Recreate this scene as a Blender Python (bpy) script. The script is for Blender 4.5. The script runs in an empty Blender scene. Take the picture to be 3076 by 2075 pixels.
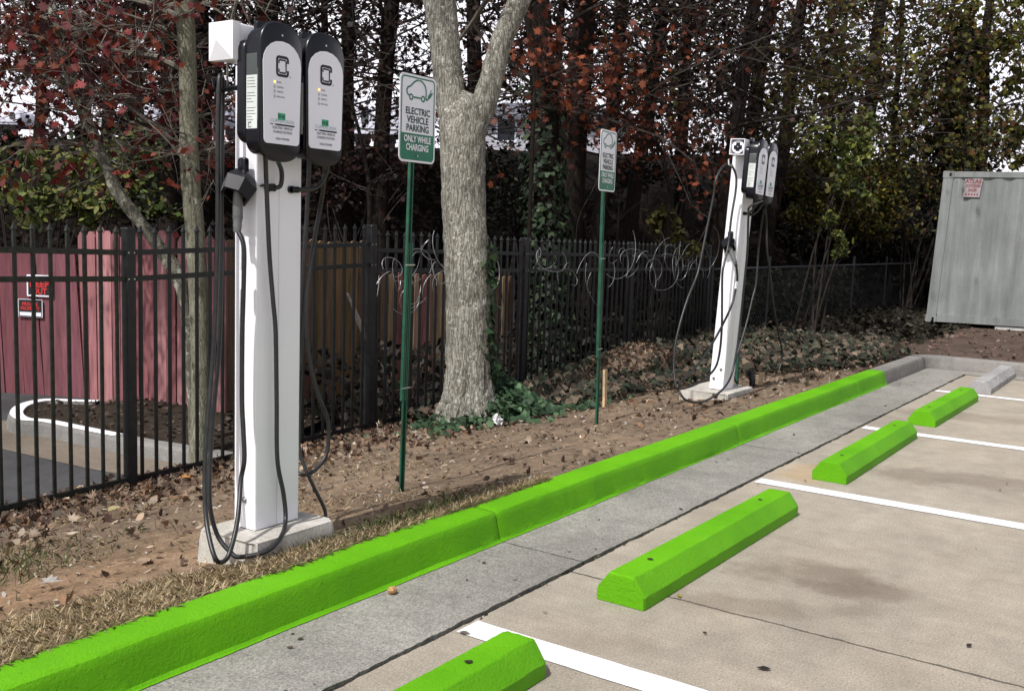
import bpy, math, random
import numpy as np
from mathutils import Vector, Matrix, Euler, Quaternion

random.seed(7)
RNG = np.random.default_rng(11)
SC = bpy.context.scene
COL = SC.collection

# ------------------------------------------------------------------ camera frame
SRC_W, SRC_H, FOC = 3076.0, 2075.0, 3027.94
def _unit(v): return v / np.linalg.norm(v)
_ax = _unit(np.array([3635 - SRC_W / 2, 760 - SRC_H / 2, FOC]))
_ay = np.array([-2900 - SRC_W / 2, 540 - SRC_H / 2, FOC]); _ay = _unit(_ay - _ax * (_ax @ _ay))
_az = np.cross(_ax, _ay)
CM = np.stack([_ax, _ay, _az], 1)
EYE = np.array([0, 0, 1.52])
def ray(x, y): return CM.T @ np.array([x - SRC_W / 2, y - SRC_H / 2, FOC])
def at_z(x, y, z): d = ray(x, y); return EYE + (z - EYE[2]) / d[2] * d
def at_y(x, y, Y): d = ray(x, y); return EYE + (Y - EYE[1]) / d[1] * d
def at_x(x, y, X): d = ray(x, y); return EYE + (X - EYE[0]) / d[0] * d
def at_d(x, y, dep): return EYE + ray(x, y) * dep / FOC

def smooth(t): t = np.clip(t, 0, 1); return t * t * (3 - 2 * t)

# ------------------------------------------------------------------ mesh helpers
class MB:
    def __init__(s): s.v = []; s.f = []; s.c = []
    def add(s, vs, fs, col=None):
        o = len(s.v); s.v += [tuple(map(float, v)) for v in vs]; s.f += [tuple(i + o for i in f) for f in fs]
        s.c += [col] * len(vs); return s
    def box(s, lo, hi, col=None):
        (a, b, c), (d, e, f) = lo, hi
        vs = [(a, b, c), (d, b, c), (d, e, c), (a, e, c), (a, b, f), (d, b, f), (d, e, f), (a, e, f)]
        return s.add(vs, [(3, 2, 1, 0), (4, 5, 6, 7), (0, 1, 5, 4), (1, 2, 6, 5), (2, 3, 7, 6), (3, 0, 4, 7)], col)
    def bar(s, p, q, w, h, up=(0, 0, 1), col=None):
        p = Vector(p); q = Vector(q); d = (q - p).normalized(); r = d.cross(Vector(up)).normalized(); u = r.cross(d)
        vs = []
        for e in (p, q):
            for a, b in ((-1, -1), (1, -1), (1, 1), (-1, 1)): vs.append(e + r * a * w / 2 + u * b * h / 2)
        return s.add(vs, [(0, 1, 2, 3), (7, 6, 5, 4), (0, 4, 5, 1), (1, 5, 6, 2), (2, 6, 7, 3), (3, 7, 4, 0)], col)
    def prism(s, poly, org, R, U, N, d0, d1, bevel=0.0, col=None):
        """2-D outline poly in the plane (R,U), extruded from N*d0 to N*d1 (front = d1)."""
        org = Vector(org); R = Vector(R); U = Vector(U); N = Vector(N); n = len(poly)
        cx = sum(p[0] for p in poly) / n; cy = sum(p[1] for p in poly) / n
        rings = [(d0, 0)]
        if bevel: rings += [(d1 - bevel, 0), (d1 - bevel * .3, bevel * .35), (d1, bevel)]
        else: rings += [(d1, 0)]
        vs = []
        for d, ins in rings:
            for i, (x, y) in enumerate(poly):
                if ins:
                    ex = x - cx; ey = y - cy; L = math.hypot(ex, ey) or 1; x -= ex / L * ins; y -= ey / L * ins
                vs.append(org + R * x + U * y + N * d)
        fs = [tuple(range(n))[::-1], tuple(range((len(rings) - 1) * n, len(rings) * n))]
        for k in range(len(rings) - 1):
            for i in range(n):
                j = (i + 1) % n; fs.append((k * n + i, k * n + j, (k + 1) * n + j, (k + 1) * n + i))
        return s.add(vs, fs, col)
    def tube(s, path, rad, seg=8, caps=True, col=None, rfun=None):
        P = [Vector(p) for p in path]; n = len(P)
        if not hasattr(rad, '__len__'): rad = [rad] * n
        t = (P[1] - P[0]).normalized(); a = t.orthogonal().normalized(); vs = []
        for i in range(n):
            t2 = (P[min(i + 1, n - 1)] - P[max(i - 1, 0)])
            t2 = t2.normalized() if t2.length > 1e-9 else t
            q = t.rotation_difference(t2); a = q @ a; a = (a - t2 * a.dot(t2)).normalized(); t = t2; b = t.cross(a)
            for k in range(seg):
                th = 2 * math.pi * k / seg; r = rad[i] * (rfun(i, k) if rfun else 1)
                vs.append(P[i] + (a * math.cos(th) + b * math.sin(th)) * r)
        fs = [(i * seg + k, i * seg + (k + 1) % seg, (i + 1) * seg + (k + 1) % seg, (i + 1) * seg + k) for i in range(n - 1) for k in range(seg)]
        if caps: fs += [tuple(range(seg))[::-1], tuple(range((n - 1) * seg, n * seg))]
        return s.add(vs, fs, col)
    def stroke(s, pts, w, org, R, U, N, off=0.0, closed=False):
        """flat line of width w through 2-D pts."""
        org = Vector(org); R = Vector(R); U = Vector(U); N = Vector(N); n = len(pts); vs = []
        for i in range(n):
            if closed: a = pts[i - 1]; b = pts[(i + 1) % n]
            else: a = pts[max(i - 1, 0)]; b = pts[min(i + 1, n - 1)]
            dx, dy = b[0] - a[0], b[1] - a[1]; L = math.hypot(dx, dy) or 1; nx, ny = -dy / L, dx / L
            m = 1.0
            if (closed or 0 < i < n - 1):
                e = (pts[i][0] - pts[i - 1][0], pts[i][1] - pts[i - 1][1]); l2 = math.hypot(*e) or 1
                c = (e[0] * dx + e[1] * dy) / (l2 * L); m = 1 / max(c, .55)
            for sg in (1, -1):
                x = pts[i][0] + nx * w / 2 * m * sg; y = pts[i][1] + ny * w / 2 * m * sg
                vs.append(org + R * x + U * y + N * off)
        k = n if closed else n - 1
        return s.add(vs, [(2 * i + 1, 2 * ((i + 1) % n) + 1, 2 * ((i + 1) % n), 2 * i) for i in range(k)])
    def build(s, name, mat=None, parent=None, smooth_=False, origin=None):
        me = bpy.data.meshes.new(name)
        org = Vector(origin) if origin is not None else Vector((0, 0, 0))
        vs = [tuple(Vector(v) - org) for v in s.v] if origin is not None else s.v
        me.from_pydata(vs, [], s.f); me.update()
        if any(c is not None for c in s.c):
            at = me.attributes.new('Col', 'FLOAT_COLOR', 'POINT')
            arr = np.array([(c if c is not None else (.5, .5, .5)) for c in s.c], dtype=np.float32)
            at.data.foreach_set('color', np.hstack([arr, np.ones((len(arr), 1), np.float32)]).ravel())
        if mat: me.materials.append(mat)
        if smooth_: shade(me)
        ob = bpy.data.objects.new(name, me); COL.objects.link(ob); ob.location = org
        if parent: put_under(ob, parent)
        return ob

def shade(me, ang=40):
    me.polygons.foreach_set('use_smooth', [True] * len(me.polygons))
    me.set_sharp_from_angle(angle=math.radians(ang))

def put_under(ob, parent):
    ob.parent = parent
    m = Matrix.Identity(4); chain = []; p = parent
    while p is not None: chain.append(p); p = p.parent
    for p in reversed(chain): m = m @ p.matrix_parent_inverse @ p.matrix_basis
    ob.matrix_parent_inverse = m.inverted()

def tag(o, label=None, cat=None, group=None, kind=None):
    if label: o['label'] = label
    if cat: o['category'] = cat
    if group: o['group'] = group
    if kind: o['kind'] = kind
    return o
def thing(name, loc, label, cat, group=None):
    o = bpy.data.objects.new(name, None); COL.objects.link(o); o.location = tuple(map(float, loc)); o.empty_display_size = .2
    return tag(o, label, cat, group)

def rounded(w, h, r, n=6, cx=0, cy=0, rt=None):
    """rounded rectangle outline, ccw; r = bottom radius, rt = top radius"""
    rt = r if rt is None else rt; out = []
    for (sx, sy, a0, rr) in ((1, -1, -90, r), (1, 1, 0, rt), (-1, 1, 90, rt), (-1, -1, 180, r)):
        for k in range(n + 1):
            a = math.radians(a0 + 90 * k / n)
            out.append((cx + sx * (w / 2 - rr) + rr * math.cos(a), cy + sy * (h / 2 - rr) + rr * math.sin(a)))
    return out

def spline(pts, sub=8):
    P = [np.array(p, float) for p in pts]; P = [2 * P[0] - P[1]] + P + [2 * P[-1] - P[-2]]; out = []
    for i in range(1, len(P) - 2):
        for k in range(sub):
            t = k / sub; a, b, c, d = P[i - 1], P[i], P[i + 1], P[i + 2]
            out.append(.5 * ((2 * b) + (c - a) * t + (2 * a - 5 * b + 4 * c - d) * t * t + (3 * b - a - 3 * c + d) * t ** 3))
    out.append(P[-2]); return out

def text_into(mb, body, org, R, U, N, cap, off, width=None, fat=0.0, align='CENTER', sx=1.0):
    cu = bpy.data.curves.new('lettering', 'FONT'); cu.body = body; cu.size = 1.0; cu.align_x = align; cu.offset = fat
    cu.resolution_u = 3
    ob = bpy.data.objects.new('lettering', cu); COL.objects.link(ob)
    dg = bpy.context.evaluated_depsgraph_get()
    me = bpy.data.meshes.new_from_object(ob.evaluated_get(dg))
    xs = [v.co.x for v in me.vertices]; ys = [v.co.y for v in me.vertices]
    k = cap / .70; kx = k * sx
    if width and xs: kx = width / (max(xs) - min(xs))
    org = Vector(org); R = Vector(R); U = Vector(U); N = Vector(N)
    mb.add([org + R * v.co.x * kx + U * v.co.y * k + N * off for v in me.vertices], [tuple(p.vertices) for p in me.polygons])
    bpy.data.objects.remove(ob); bpy.data.curves.remove(cu); bpy.data.meshes.remove(me)

def fast_mesh(name, verts, k, cols, mat, parent=None, lens=None):
    """verts (N*k,3): N polygons of k corners; cols (N,3)"""
    n = len(verts) // k; me = bpy.data.meshes.new(name)
    me.vertices.add(len(verts)); me.vertices.foreach_set('co', verts.astype(np.float32).ravel())
    me.loops.add(len(verts)); me.loops.foreach_set('vertex_index', np.arange(len(verts), dtype=np.int32))
    me.polygons.add(n); me.polygons.foreach_set('loop_start', (np.arange(n) * k).astype(np.int32))
    me.polygons.foreach_set('loop_total', np.full(n, k, np.int32))
    me.update(calc_edges=True)
    at = me.attributes.new('Col', 'FLOAT_COLOR', 'POINT')
    c = np.repeat(np.hstack([cols, np.ones((n, 1))]), k, axis=0).astype(np.float32)
    at.data.foreach_set('color', c.ravel()); me.materials.append(mat)
    ob = bpy.data.objects.new(name, me); COL.objects.link(ob)
    if parent: put_under(ob, parent)
    return ob

def _sym(half):
    return np.array(half + [(-x, y) for x, y in reversed(half) if abs(x) > 1e-6])
MAPLE = _sym([(0, -.45), (.04, -.2), (.30, -.30), (.26, -.10), (.50, .08), (.30, .12), (.34, .30), (.16, .24), (0, .55)])
MAPLE = np.array([(.0, -.45), (.05, -.18), (.30, -.28), (.27, -.08), (.52, .10), (.29, .13), (.33, .32), (.14, .24), (0, .58),
                  (-.14, .24), (-.33, .32), (-.29, .13), (-.52, .10), (-.27, -.08), (-.30, -.28), (-.05, -.18)])
OVAL = np.array([(0, -.5), (.22, -.22), (.27, .05), (.15, .32), (0, .55), (-.15, .32), (-.27, .05), (-.22, -.22)])
IVY = np.array([(0, -.35), (.28, -.42), (.48, -.12), (.24, .1), (.20, .25), (0, .52), (-.20, .25), (-.24, .1), (-.48, -.12), (-.28, -.42)])
BLADE = np.array([(-.5, 0), (.5, 0), (0, 1.0)])
TUFT = np.array([(0, -.5), (.30, -.12), (.42, .22), (.1, .2), (0, .5), (-.2, .18), (-.42, .1), (-.26, -.2)])

def leaf_verts(cen, size, shape, nrm=None, curl=.25, spread=.6):
    n = len(cen); k = len(shape)
    if nrm is None: nz = RNG.normal(size=(n, 3))
    else: nz = nrm + RNG.normal(size=(n, 3)) * spread
    nz /= np.linalg.norm(nz, axis=1, keepdims=True) + 1e-9
    r = RNG.normal(size=(n, 3)); u = np.cross(nz, r); u /= np.linalg.norm(u, axis=1, keepdims=True) + 1e-9
    w = np.cross(nz, u)
    sh = shape[None] * size[:, None, None]
    b = (np.abs(shape[:, 0])[None] * 1.0 + (shape[:, 1] ** 2)[None] * .6) * size[:, None] * (RNG.normal(size=(n, 1)) * curl)
    V = cen[:, None, :] + u[:, None, :] * sh[:, :, :1] + w[:, None, :] * sh[:, :, 1:] + nz[:, None, :] * b[:, :, None]
    return V.reshape(-1, 3)

def mixcols(n, pal, jit=.25):
    pal = np.array(pal); c = pal[RNG.integers(0, len(pal), n)]
    return np.clip(c * (1 + RNG.normal(size=(n, 1)) * jit), .001, 1)

# ------------------------------------------------------------------ materials
def nodes(name):
    m = bpy.data.materials.new(name); m.use_nodes = True; nt = m.node_tree; b = nt.nodes['Principled BSDF']; return m, nt, b
def N(nt, t, **kw):
    n = nt.nodes.new(t)
    for k, v in kw.items():
        if k.startswith('i_'):
            key = k[2:]; n.inputs[int(key) if key.isdigit() else key.replace('_', ' ')].default_value = v
        else: setattr(n, k, v)
    return n
def coord(nt, scale=(1, 1, 1), kind='Object'):
    tc = N(nt, 'ShaderNodeTexCoord'); mp = N(nt, 'ShaderNodeMapping'); mp.inputs['Scale'].default_value = scale
    nt.links.new(tc.outputs[kind], mp.inputs['Vector']); return mp.outputs['Vector']
def noise(nt, vec, scale, detail=4, rough=.55, dist=0.0):
    n = N(nt, 'ShaderNodeTexNoise', i_Scale=scale, i_Detail=detail, i_Roughness=rough, i_Distortion=dist); nt.links.new(vec, n.inputs['Vector']); return n.outputs['Fac']
def ramp(nt, fac, stops):
    r = N(nt, 'ShaderNodeValToRGB'); el = r.color_ramp.elements
    while len(el) < len(stops): el.new(.5)
    for e, (p, c) in zip(el, stops): e.position = p; e.color = (*c, 1) if len(c) == 3 else c
    nt.links.new(fac, r.inputs['Fac']); return r.outputs['Color']
def mix(nt, fac, a, b, mode='MIX'):
    m = N(nt, 'ShaderNodeMix', data_type='RGBA', blend_type=mode)
    for sock, val in ((m.inputs[0], fac), (m.inputs[6], a), (m.inputs[7], b)):
        if isinstance(val, bpy.types.NodeSocket): nt.links.new(val, sock)
        elif isinstance(val, (int, float)): sock.default_value = val
        else: sock.default_value = (*val, 1)
    return m.outputs[2]
def math_(nt, op, a, b=None, c=None):
    m = N(nt, 'ShaderNodeMath', operation=op)
    for i, v in enumerate((a, b, c)):
        if v is None: continue
        if isinstance(v, bpy.types.NodeSocket): nt.links.new(v, m.inputs[i])
        else: m.inputs[i].default_value = v
    return m.outputs[0]
def bump(nt, b, h, strength=.3, dist=.01, prev=None):
    n = N(nt, 'ShaderNodeBump', i_Strength=strength, i_Distance=dist); nt.links.new(h, n.inputs['Height'])
    if prev is not None: nt.links.new(prev, n.inputs['Normal'])
    nt.links.new(n.outputs['Normal'], b.inputs['Normal']); return n.outputs['Normal']
def G(v): return (v, v, v)

def simple(name, colr, rough=.5, metal=0, var=.12, scale=12, bmp=0.0, bscale=80, bdist=.002, spec=.5, coat=0):
    m, nt, b = nodes(name); v = coord(nt)
    f = noise(nt, v, scale, 5)
    lo = tuple(c * (1 - var) for c in colr); hi = tuple(min(1, c * (1 + var)) for c in colr)
    nt.links.new(ramp(nt, f, [(.3, lo), (.7, hi)]), b.inputs['Base Color'])
    b.inputs['Roughness'].default_value = rough; b.inputs['Metallic'].default_value = metal; b.inputs['Specular IOR Level'].default_value = spec
    if coat: b.inputs['Coat Weight'].default_value = coat
    if bmp: bump(nt, b, noise(nt, v, bscale, 4), bmp, bdist)
    return m
def vcol(name, rough=.7, transl=0.0, var=.3, scale=60, spec=.3, bmp=0, bscale=60, bdist=.004, stretch=(1, 1, 1), gain=1.0):
    m, nt, b = nodes(name); a = N(nt, 'ShaderNodeAttribute', attribute_name='Col'); v = coord(nt, stretch)
    f = noise(nt, v, scale, 4)
    c = mix(nt, 1.0, a.outputs['Color'], ramp(nt, f, [(.3, G(gain * (1 - var))), (.7, G(gain))]), 'MULTIPLY')
    nt.links.new(c, b.inputs['Base Color']); b.inputs['Roughness'].default_value = rough; b.inputs['Specular IOR Level'].default_value = spec
    if bmp: bump(nt, b, f, bmp, bdist)
    if transl:
        t = N(nt, 'ShaderNodeBsdfTranslucent'); nt.links.new(c, t.inputs['Color']); ms = N(nt, 'ShaderNodeMixShader', i_0=transl)
        nt.links.new(b.outputs[0], ms.inputs[1]); nt.links.new(t.outputs[0], ms.inputs[2])
        nt.links.new(ms.outputs[0], nt.nodes['Material Output'].inputs['Surface'])
    return m

def green_paint():
    m, nt, b = nodes('green_kerb_paint'); v = coord(nt)
    big = noise(nt, v, 2.2, 5); fine = noise(nt, v, 60, 6, .68); grit = noise(nt, v, 130, 3, .7)
    c = ramp(nt, big, [(.3, (.090, .315, .002)), (.55, (.115, .375, .003)), (.75, (.135, .42, .005))])
    c = mix(nt, math_(nt, 'MULTIPLY', ramp(nt, fine, [(.60, G(0)), (.75, G(1))]), .35), c, (.06, .25, .004))
    spk = ramp(nt, noise(nt, v, 75, 2, .4), [(.70, G(0)), (.76, G(1))])
    c = mix(nt, math_(nt, 'MULTIPLY', spk, .6), c, (.05, .16, .01))
    nt.links.new(c, b.inputs['Base Color']); dirt = noise(nt, v, 5.5, 6, .7); c = mix(nt, math_(nt, 'MULTIPLY', ramp(nt, dirt, [(.60, G(0)), (.78, G(1))]), .28), c, (.06, .14, .02)); nt.links.new(c, b.inputs['Base Color'])
    b.inputs['Roughness'].default_value = .6; b.inputs['Specular IOR Level'].default_value = .2
    n1 = bump(nt, b, fine, .7, .006); bump(nt, b, grit, .8, .003, n1)
    return m

def concrete(name, base, dark, agg=.5, scale=1.0, stains=(), joints=(), warm=None):
    m, nt, b = nodes(name); v = coord(nt)
    big = noise(nt, v, .55 * scale, 6, .6, .4); mid = noise(nt, v, 6 * scale, 6, .65); fine = noise(nt, v, 120, 4, .7)
    c = mix(nt, ramp(nt, big, [(.36, G(0)), (.62, G(1))]), dark, base)
    if warm: c = mix(nt, math_(nt, 'MULTIPLY', ramp(nt, noise(nt, v, 1.1, 5, .6), [(.48, G(0)), (.72, G(1))]), .55), c, warm)
    c = mix(nt, 1.0, c, ramp(nt, mid, [(.25, G(.80)), (.75, G(1.12))]), 'MULTIPLY')
    lo, hi = 1 - .45 * agg, 1 + .32 * agg
    c = mix(nt, 1.0, c, ramp(nt, fine, [(.30, G(lo)), (.70, G(hi))]), 'MULTIPLY')
    # broom-streaks along Y
    vs = coord(nt, (60, 2.2, 1)); st = noise(nt, vs, 1.0, 3, .6)
    c = mix(nt, 1.0, c, ramp(nt, st, [(.3, G(.93)), (.7, G(1.05))]), 'MULTIPLY')
    spk = ramp(nt, noise(nt, v, 38, 2, .4), [(.74, G(0)), (.79, G(1))])
    c = mix(nt, math_(nt, 'MULTIPLY', spk, .5 * agg), c, tuple(x * .25 for x in dark))
    for (x, y, rx, ry, ang, strength, colr) in stains:
        tc = N(nt, 'ShaderNodeTexCoord'); mp = N(nt, 'ShaderNodeMapping', vector_type='TEXTURE')
        mp.inputs['Location'].default_value = (x, y, 0); mp.inputs['Rotation'].default_value = (0, 0, ang); mp.inputs['Scale'].default_value = (rx, ry, 1)
        nt.links.new(tc.outputs['Object'], mp.inputs['Vector'])
        sx = N(nt, 'ShaderNodeVectorMath', operation='MULTIPLY'); nt.links.new(mp.outputs[0], sx.inputs[0]); sx.inputs[1].default_value = (1, 1, 0)
        ln = N(nt, 'ShaderNodeVectorMath', operation='LENGTH'); nt.links.new(sx.outputs[0], ln.inputs[0])
        d = math_(nt, 'ADD', ln.outputs['Value'], math_(nt, 'MULTIPLY', math_(nt, 'SUBTRACT', noise(nt, v, 3.2, 6, .68), .5), 2.6))
        msk = math_(nt, 'MULTIPLY', ramp(nt, d, [(.45, G(1)), (1.0, G(0))]), strength)
        c = mix(nt, msk, c, colr)
    for (axis, pos, w) in joints:
        tc = N(nt, 'ShaderNodeTexCoord'); sp = N(nt, 'ShaderNodeSeparateXYZ'); nt.links.new(tc.outputs['Object'], sp.inputs[0])
        q = math_(nt, 'ADD', math_(nt, 'SUBTRACT', sp.outputs[axis], pos), math_(nt, 'MULTIPLY', math_(nt, 'SUBTRACT', noise(nt, v, 5, 6, .75), .5), .05))
        msk = math_(nt, 'LESS_THAN', math_(nt, 'ABSOLUTE', q), w)
        c = mix(nt, math_(nt, 'MULTIPLY', msk, .8), c, (.035, .03, .026))
    nt.links.new(c, b.inputs['Base Color']); b.inputs['Roughness'].default_value = .88; b.inputs['Specular IOR Level'].default_value = .25
    n1 = bump(nt, b, mid, .25, .006); bump(nt, b, fine, .35 * agg + .2, .003, n1)
    return m

def bark(name, c0, c1, lichen=None, vs=1.0, dist=.02, lich_amt=.62, lich_scale=16):
    m, nt, b = nodes(name); v = coord(nt, (1, 1, .13))
    f = noise(nt, v, 40 * vs, 8, .78, 1.0); v2 = coord(nt)
    wv = N(nt, 'ShaderNodeVectorMath', operation='ADD'); nt.links.new(v, wv.inputs[0])
    nz = N(nt, 'ShaderNodeTexNoise', i_Scale=14 * vs, i_Detail=5.0); nt.links.new(v, nz.inputs['Vector']); ns = N(nt, 'ShaderNodeVectorMath', operation='SCALE', i_Scale=.10 / vs); nt.links.new(nz.outputs['Color'], ns.inputs[0]); nt.links.new(ns.outputs[0], wv.inputs[1])
    ridg = N(nt, 'ShaderNodeTexVoronoi', feature='DISTANCE_TO_EDGE', i_Scale=42 * vs); nt.links.new(wv.outputs[0], ridg.inputs['Vector'])
    fl = noise(nt, v2, 60 * vs, 4, .7)
    h = math_(nt, 'ADD', math_(nt, 'MULTIPLY', ramp(nt, ridg.outputs['Distance'], [(.0, G(0)), (.2, G(1))]), .22), math_(nt, 'ADD', math_(nt, 'MULTIPLY', f, .62), math_(nt, 'MULTIPLY', fl, .42)))
    c = ramp(nt, h, [(.40, tuple(x * .28 for x in c0)), (.58, c0), (.88, c1)])
    if lichen:
        l = noise(nt, v2, lich_scale, 5, .7, .3); c = mix(nt, math_(nt, 'MULTIPLY', ramp(nt, l, [(lich_amt - .04, G(0)), (lich_amt + .04, G(1))]), .85), c, lichen)
        l2 = noise(nt, v2, 3, 4); c = mix(nt, 1.0, c, ramp(nt, l2, [(.3, G(.65)), (.7, G(1.1))]), 'MULTIPLY')
    nt.links.new(c, b.inputs['Base Color']); b.inputs['Roughness'].default_value = .95; b.inputs['Specular IOR Level'].default_value = .15
    bump(nt, b, h, .9, dist); return m

M = {}
M['paint'] = green_paint()
STAINS = []
for (px, py, rx, ry, ang, k) in ((2430, 1722, .42, .26, -1.2, .52), (2600, 1770, .36, .16, -1.2, .52), (2240, 1815, .32, .14, -1.2, .40), (2900, 1440, .9, .28, -1.3, .45), (2560, 1835, .18, .10, -1.2, .35), (1750, 1920, .35, .12, -1.2, .18), (2950, 1255, 1.0, .3, -1.35, .35)):
    p = at_z(px, py, 0); STAINS.append((p[0], p[1], rx, ry, ang, k, (.135, .105, .078)))
p = at_z(2420, 1425, 0); STAINS.append((p[0], p[1], .40, .22, 0, .5, (.40, .27, .14)))
pj = at_z(2640, 1952, 0)
M['lot'] = concrete('parking_lot_concrete', (.40, .355, .292), (.30, .264, .214), .95, 1.0, STAINS, ((0, pj[0], .007),), warm=(.42, .355, .275))
M['gutter'] = concrete('gutter_concrete', (.32, .305, .275), (.215, .205, .183), 1.35, 1.4, (), ((0, 3.937, .006), (0, 7.0, .006), (0, 10.05, .006)))
M['greykerb'] = concrete('grey_kerb_concrete', (.30, .28, .26), (.2, .19, .175), .9, 1.6)
M['pad'] = concrete('pad_concrete', (.60, .575, .53), (.40, .375, .33), .6, 3.0)
M['greystop'] = concrete('grey_stop_concrete', (.40, .39, .39), (.28, .27, .26), .9, 2.0)
M['islandkerb'] = concrete('island_kerb_concrete', (.26, .25, .235), (.17, .165, .155), .8, 1.4)
M['line'] = concrete('white_line_paint', (.84, .84, .86), (.74, .74, .76), .12, 1.2)
M['asphalt'] = concrete('asphalt', (.075, .075, .078), (.045, .045, .048), .9, 1.2)
M['crack'] = simple('crack_dirt', (.035, .029, .023), .95, var=.6, scale=60, bmp=.6, bscale=60, bdist=.01, spec=.1)
M['vinyl'] = simple('white_vinyl', (.88, .875, .93), .38, var=.03, scale=3, spec=.45)
M['vinyl_seam'] = simple('vinyl_seam', (.55, .55, .57), .5, var=.05)
M['blackplastic'] = simple('black_plastic', (.004, .0045, .008), .27, spec=.4, var=.3, scale=8, bmp=.12, bscale=400, bdist=.0006)
M['darkgreyplastic'] = simple('dark_grey_plastic', (.05, .058, .056), .38, var=.15, scale=6)
M['greyplastic'] = simple('grey_plastic', (.10, .105, .105), .3, var=.15)
M['cable'] = simple('cable_rubber', (.018, .018, .019), .42, var=.4, scale=30, bmp=.2, bscale=120, bdist=.001)
M['plate'] = simple('white_faceplate', (.86, .865, .95), .42, var=.03, scale=4)
M['ink'] = simple('black_ink', (.012, .012, .018), .5, var=.1)
M['greyink'] = simple('grey_ink', (.10, .10, .115), .5, var=.1)
M['blueink'] = simple('pale_blue_ink', (.36, .47, .56), .5, var=.1)
M['tape'] = simple('green_label_tape', (.05, .42, .22), .45, var=.15)
M['sticker'] = simple('pale_sticker', (.60, .64, .62), .5, var=.06)
M['screw'] = simple('galvanised_steel', (.55, .55, .55), .32, .9, var=.25, scale=40)
M['signwhite'] = simple('sign_white_sheet', (.83, .83, .90), .35, var=.05, scale=5)
M['signgreen'] = simple('sign_green_sheet', (.006, .16, .085), .35, var=.15, scale=7)
M['signback'] = simple('sign_aluminium', (.6, .62, .6), .35, .6, var=.1)
M['postgreen'] = simple('green_post_paint', (.014, .085, .048), .4, var=.4, scale=14, bmp=.2, bscale=60)
M['iron'] = simple('black_iron_paint', (.010, .0105, .012), .42, var=.6, scale=18, bmp=.3, bscale=70, bdist=.002)
M['mossiron'] = simple('mossy_iron_paint', (.018, .020, .014), .6, var=.7, scale=25, bmp=.4, bscale=60, bdist=.002)
M['wire'] = simple('galvanised_wire', (.34, .34, .35), .4, .4, var=.3, scale=30)
M['chain'] = simple('dull_wire', (.035, .036, .04), .5, .3, var=.3)
M['wood'] = vcol('fence_board_wood', .85, 0, .45, 22, .2, .5, 22, .004, (1, 1, .12))
M['stake'] = simple('pine_stake', (.46, .34, .20), .8, var=.3, scale=14, bmp=.3)
M['leaf'] = vcol('foliage', .6, .25, .3, 30, .25, gain=.6)
M['litter'] = vcol('fallen_leaf', .8, .1, .35, 40, .2)
M['ivy'] = vcol('ivy_leaf', .6, .08, .3, 40, .2)
M['grass'] = vcol('dry_grass', .8, .35, .2, 30, .2)
M['bigbark'] = bark('lichen_maple_bark', (.22, .205, .168), (.50, .485, .42), (.68, .68, .61), 1.0, .03, .60, 26)
M['youngbark'] = bark('grey_green_bark', (.17, .165, .118), (.30, .292, .22), (.60, .60, .52), 1.3, .008, .665, 22)
M['leanbark'] = bark('mottled_bark', (.125, .118, .092), (.24, .23, .18), (.52, .52, .44), 1.3, .01, .58, 14)
M['shadebark'] = bark('shaded_wood_bark', (.014, .010, .008), (.030, .023, .018), None, .8, .03)  # near-black so the deep shade of the wood sits in the bark colour
M['twig'] = simple('dark_twig', (.022, .016, .012), .9, var=.4)
M['branch'] = simple('grey_branch', (.12, .105, .085), .9, var=.4, scale=30)
M['container'] = None
M['redletter'] = simple('faded_red_ink', (.24, .055, .06), .6, var=.4, scale=40)
M['paleblock'] = simple('pale_block', (.5, .5, .48), .7, var=.2)
M['paper'] = simple('white_paper', (.8, .8, .8), .7, var=.05)
M['stone'] = simple('tan_stone', (.42, .24, .11), .8, var=.3, scale=50, bmp=.4)
M['signred'] = simple('sign_red_ink', (.55, .03, .03), .5, var=.1)
M['signblack'] = simple('sign_black_sheet', (.012, .012, .013), .5, var=.1)
M['campwhite'] = simple('camper_white_skin', (.80, .80, .92), .4, var=.06, scale=2)
M['campglass'] = simple('camper_dark_glass', (.02, .022, .03), .12, var=.2)
M['tarp'] = simple('blue_grey_tarp', (.20, .21, .28), .6, var=.35, scale=4, bmp=.6, bscale=5, bdist=.05)
M['siding'] = simple('pale_siding', (.50, .49, .55), .6, var=.06)
M['shingle'] = simple('roof_shingle', (.11, .11, .135), .85, var=.4, scale=14)

def led():
    m, nt, b = nodes('amber_light'); b.inputs['Base Color'].default_value = (1, .55, .08, 1)
    b.inputs['Emission Color'].default_value = (1, .62, .15, 1); b.inputs['Emission Strength'].default_value = 2.2
    f = noise(nt, coord(nt), 200); nt.links.new(ramp(nt, f, [(.3, (1, .5, .06)), (.7, (1, .7, .2))]), b.inputs['Base Color']); return m
M['led'] = led()

def container_mat():
    m, nt, b = nodes('weathered_container_paint'); v = coord(nt); vz = coord(nt, (6, 6, .5))
    a = noise(nt, vz, 1.2, 6, .65); c = ramp(nt, a, [(.3, (.17, .185, .175)), (.55, (.245, .262, .254)), (.75, (.31, .325, .32))])
    bl = noise(nt, v, 1.6, 5, .6); c = mix(nt, 1.0, c, ramp(nt, bl, [(.3, G(.78)), (.7, G(1.1))]), 'MULTIPLY')
    g = noise(nt, v, 60, 4, .7); c = mix(nt, 1.0, c, ramp(nt, g, [(.3, G(.85)), (.7, G(1.08))]), 'MULTIPLY')
    rs = noise(nt, coord(nt, (3, 3, .8)), 3.3, 6, .7); c = mix(nt, math_(nt, 'MULTIPLY', ramp(nt, rs, [(.66, G(0)), (.74, G(1))]), .45), c, (.12, .085, .06))
    nt.links.new(c, b.inputs['Base Color']); b.inputs['Roughness'].default_value = .6; bump(nt, b, bl, .2, .02); return m
M['container'] = container_mat()

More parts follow.
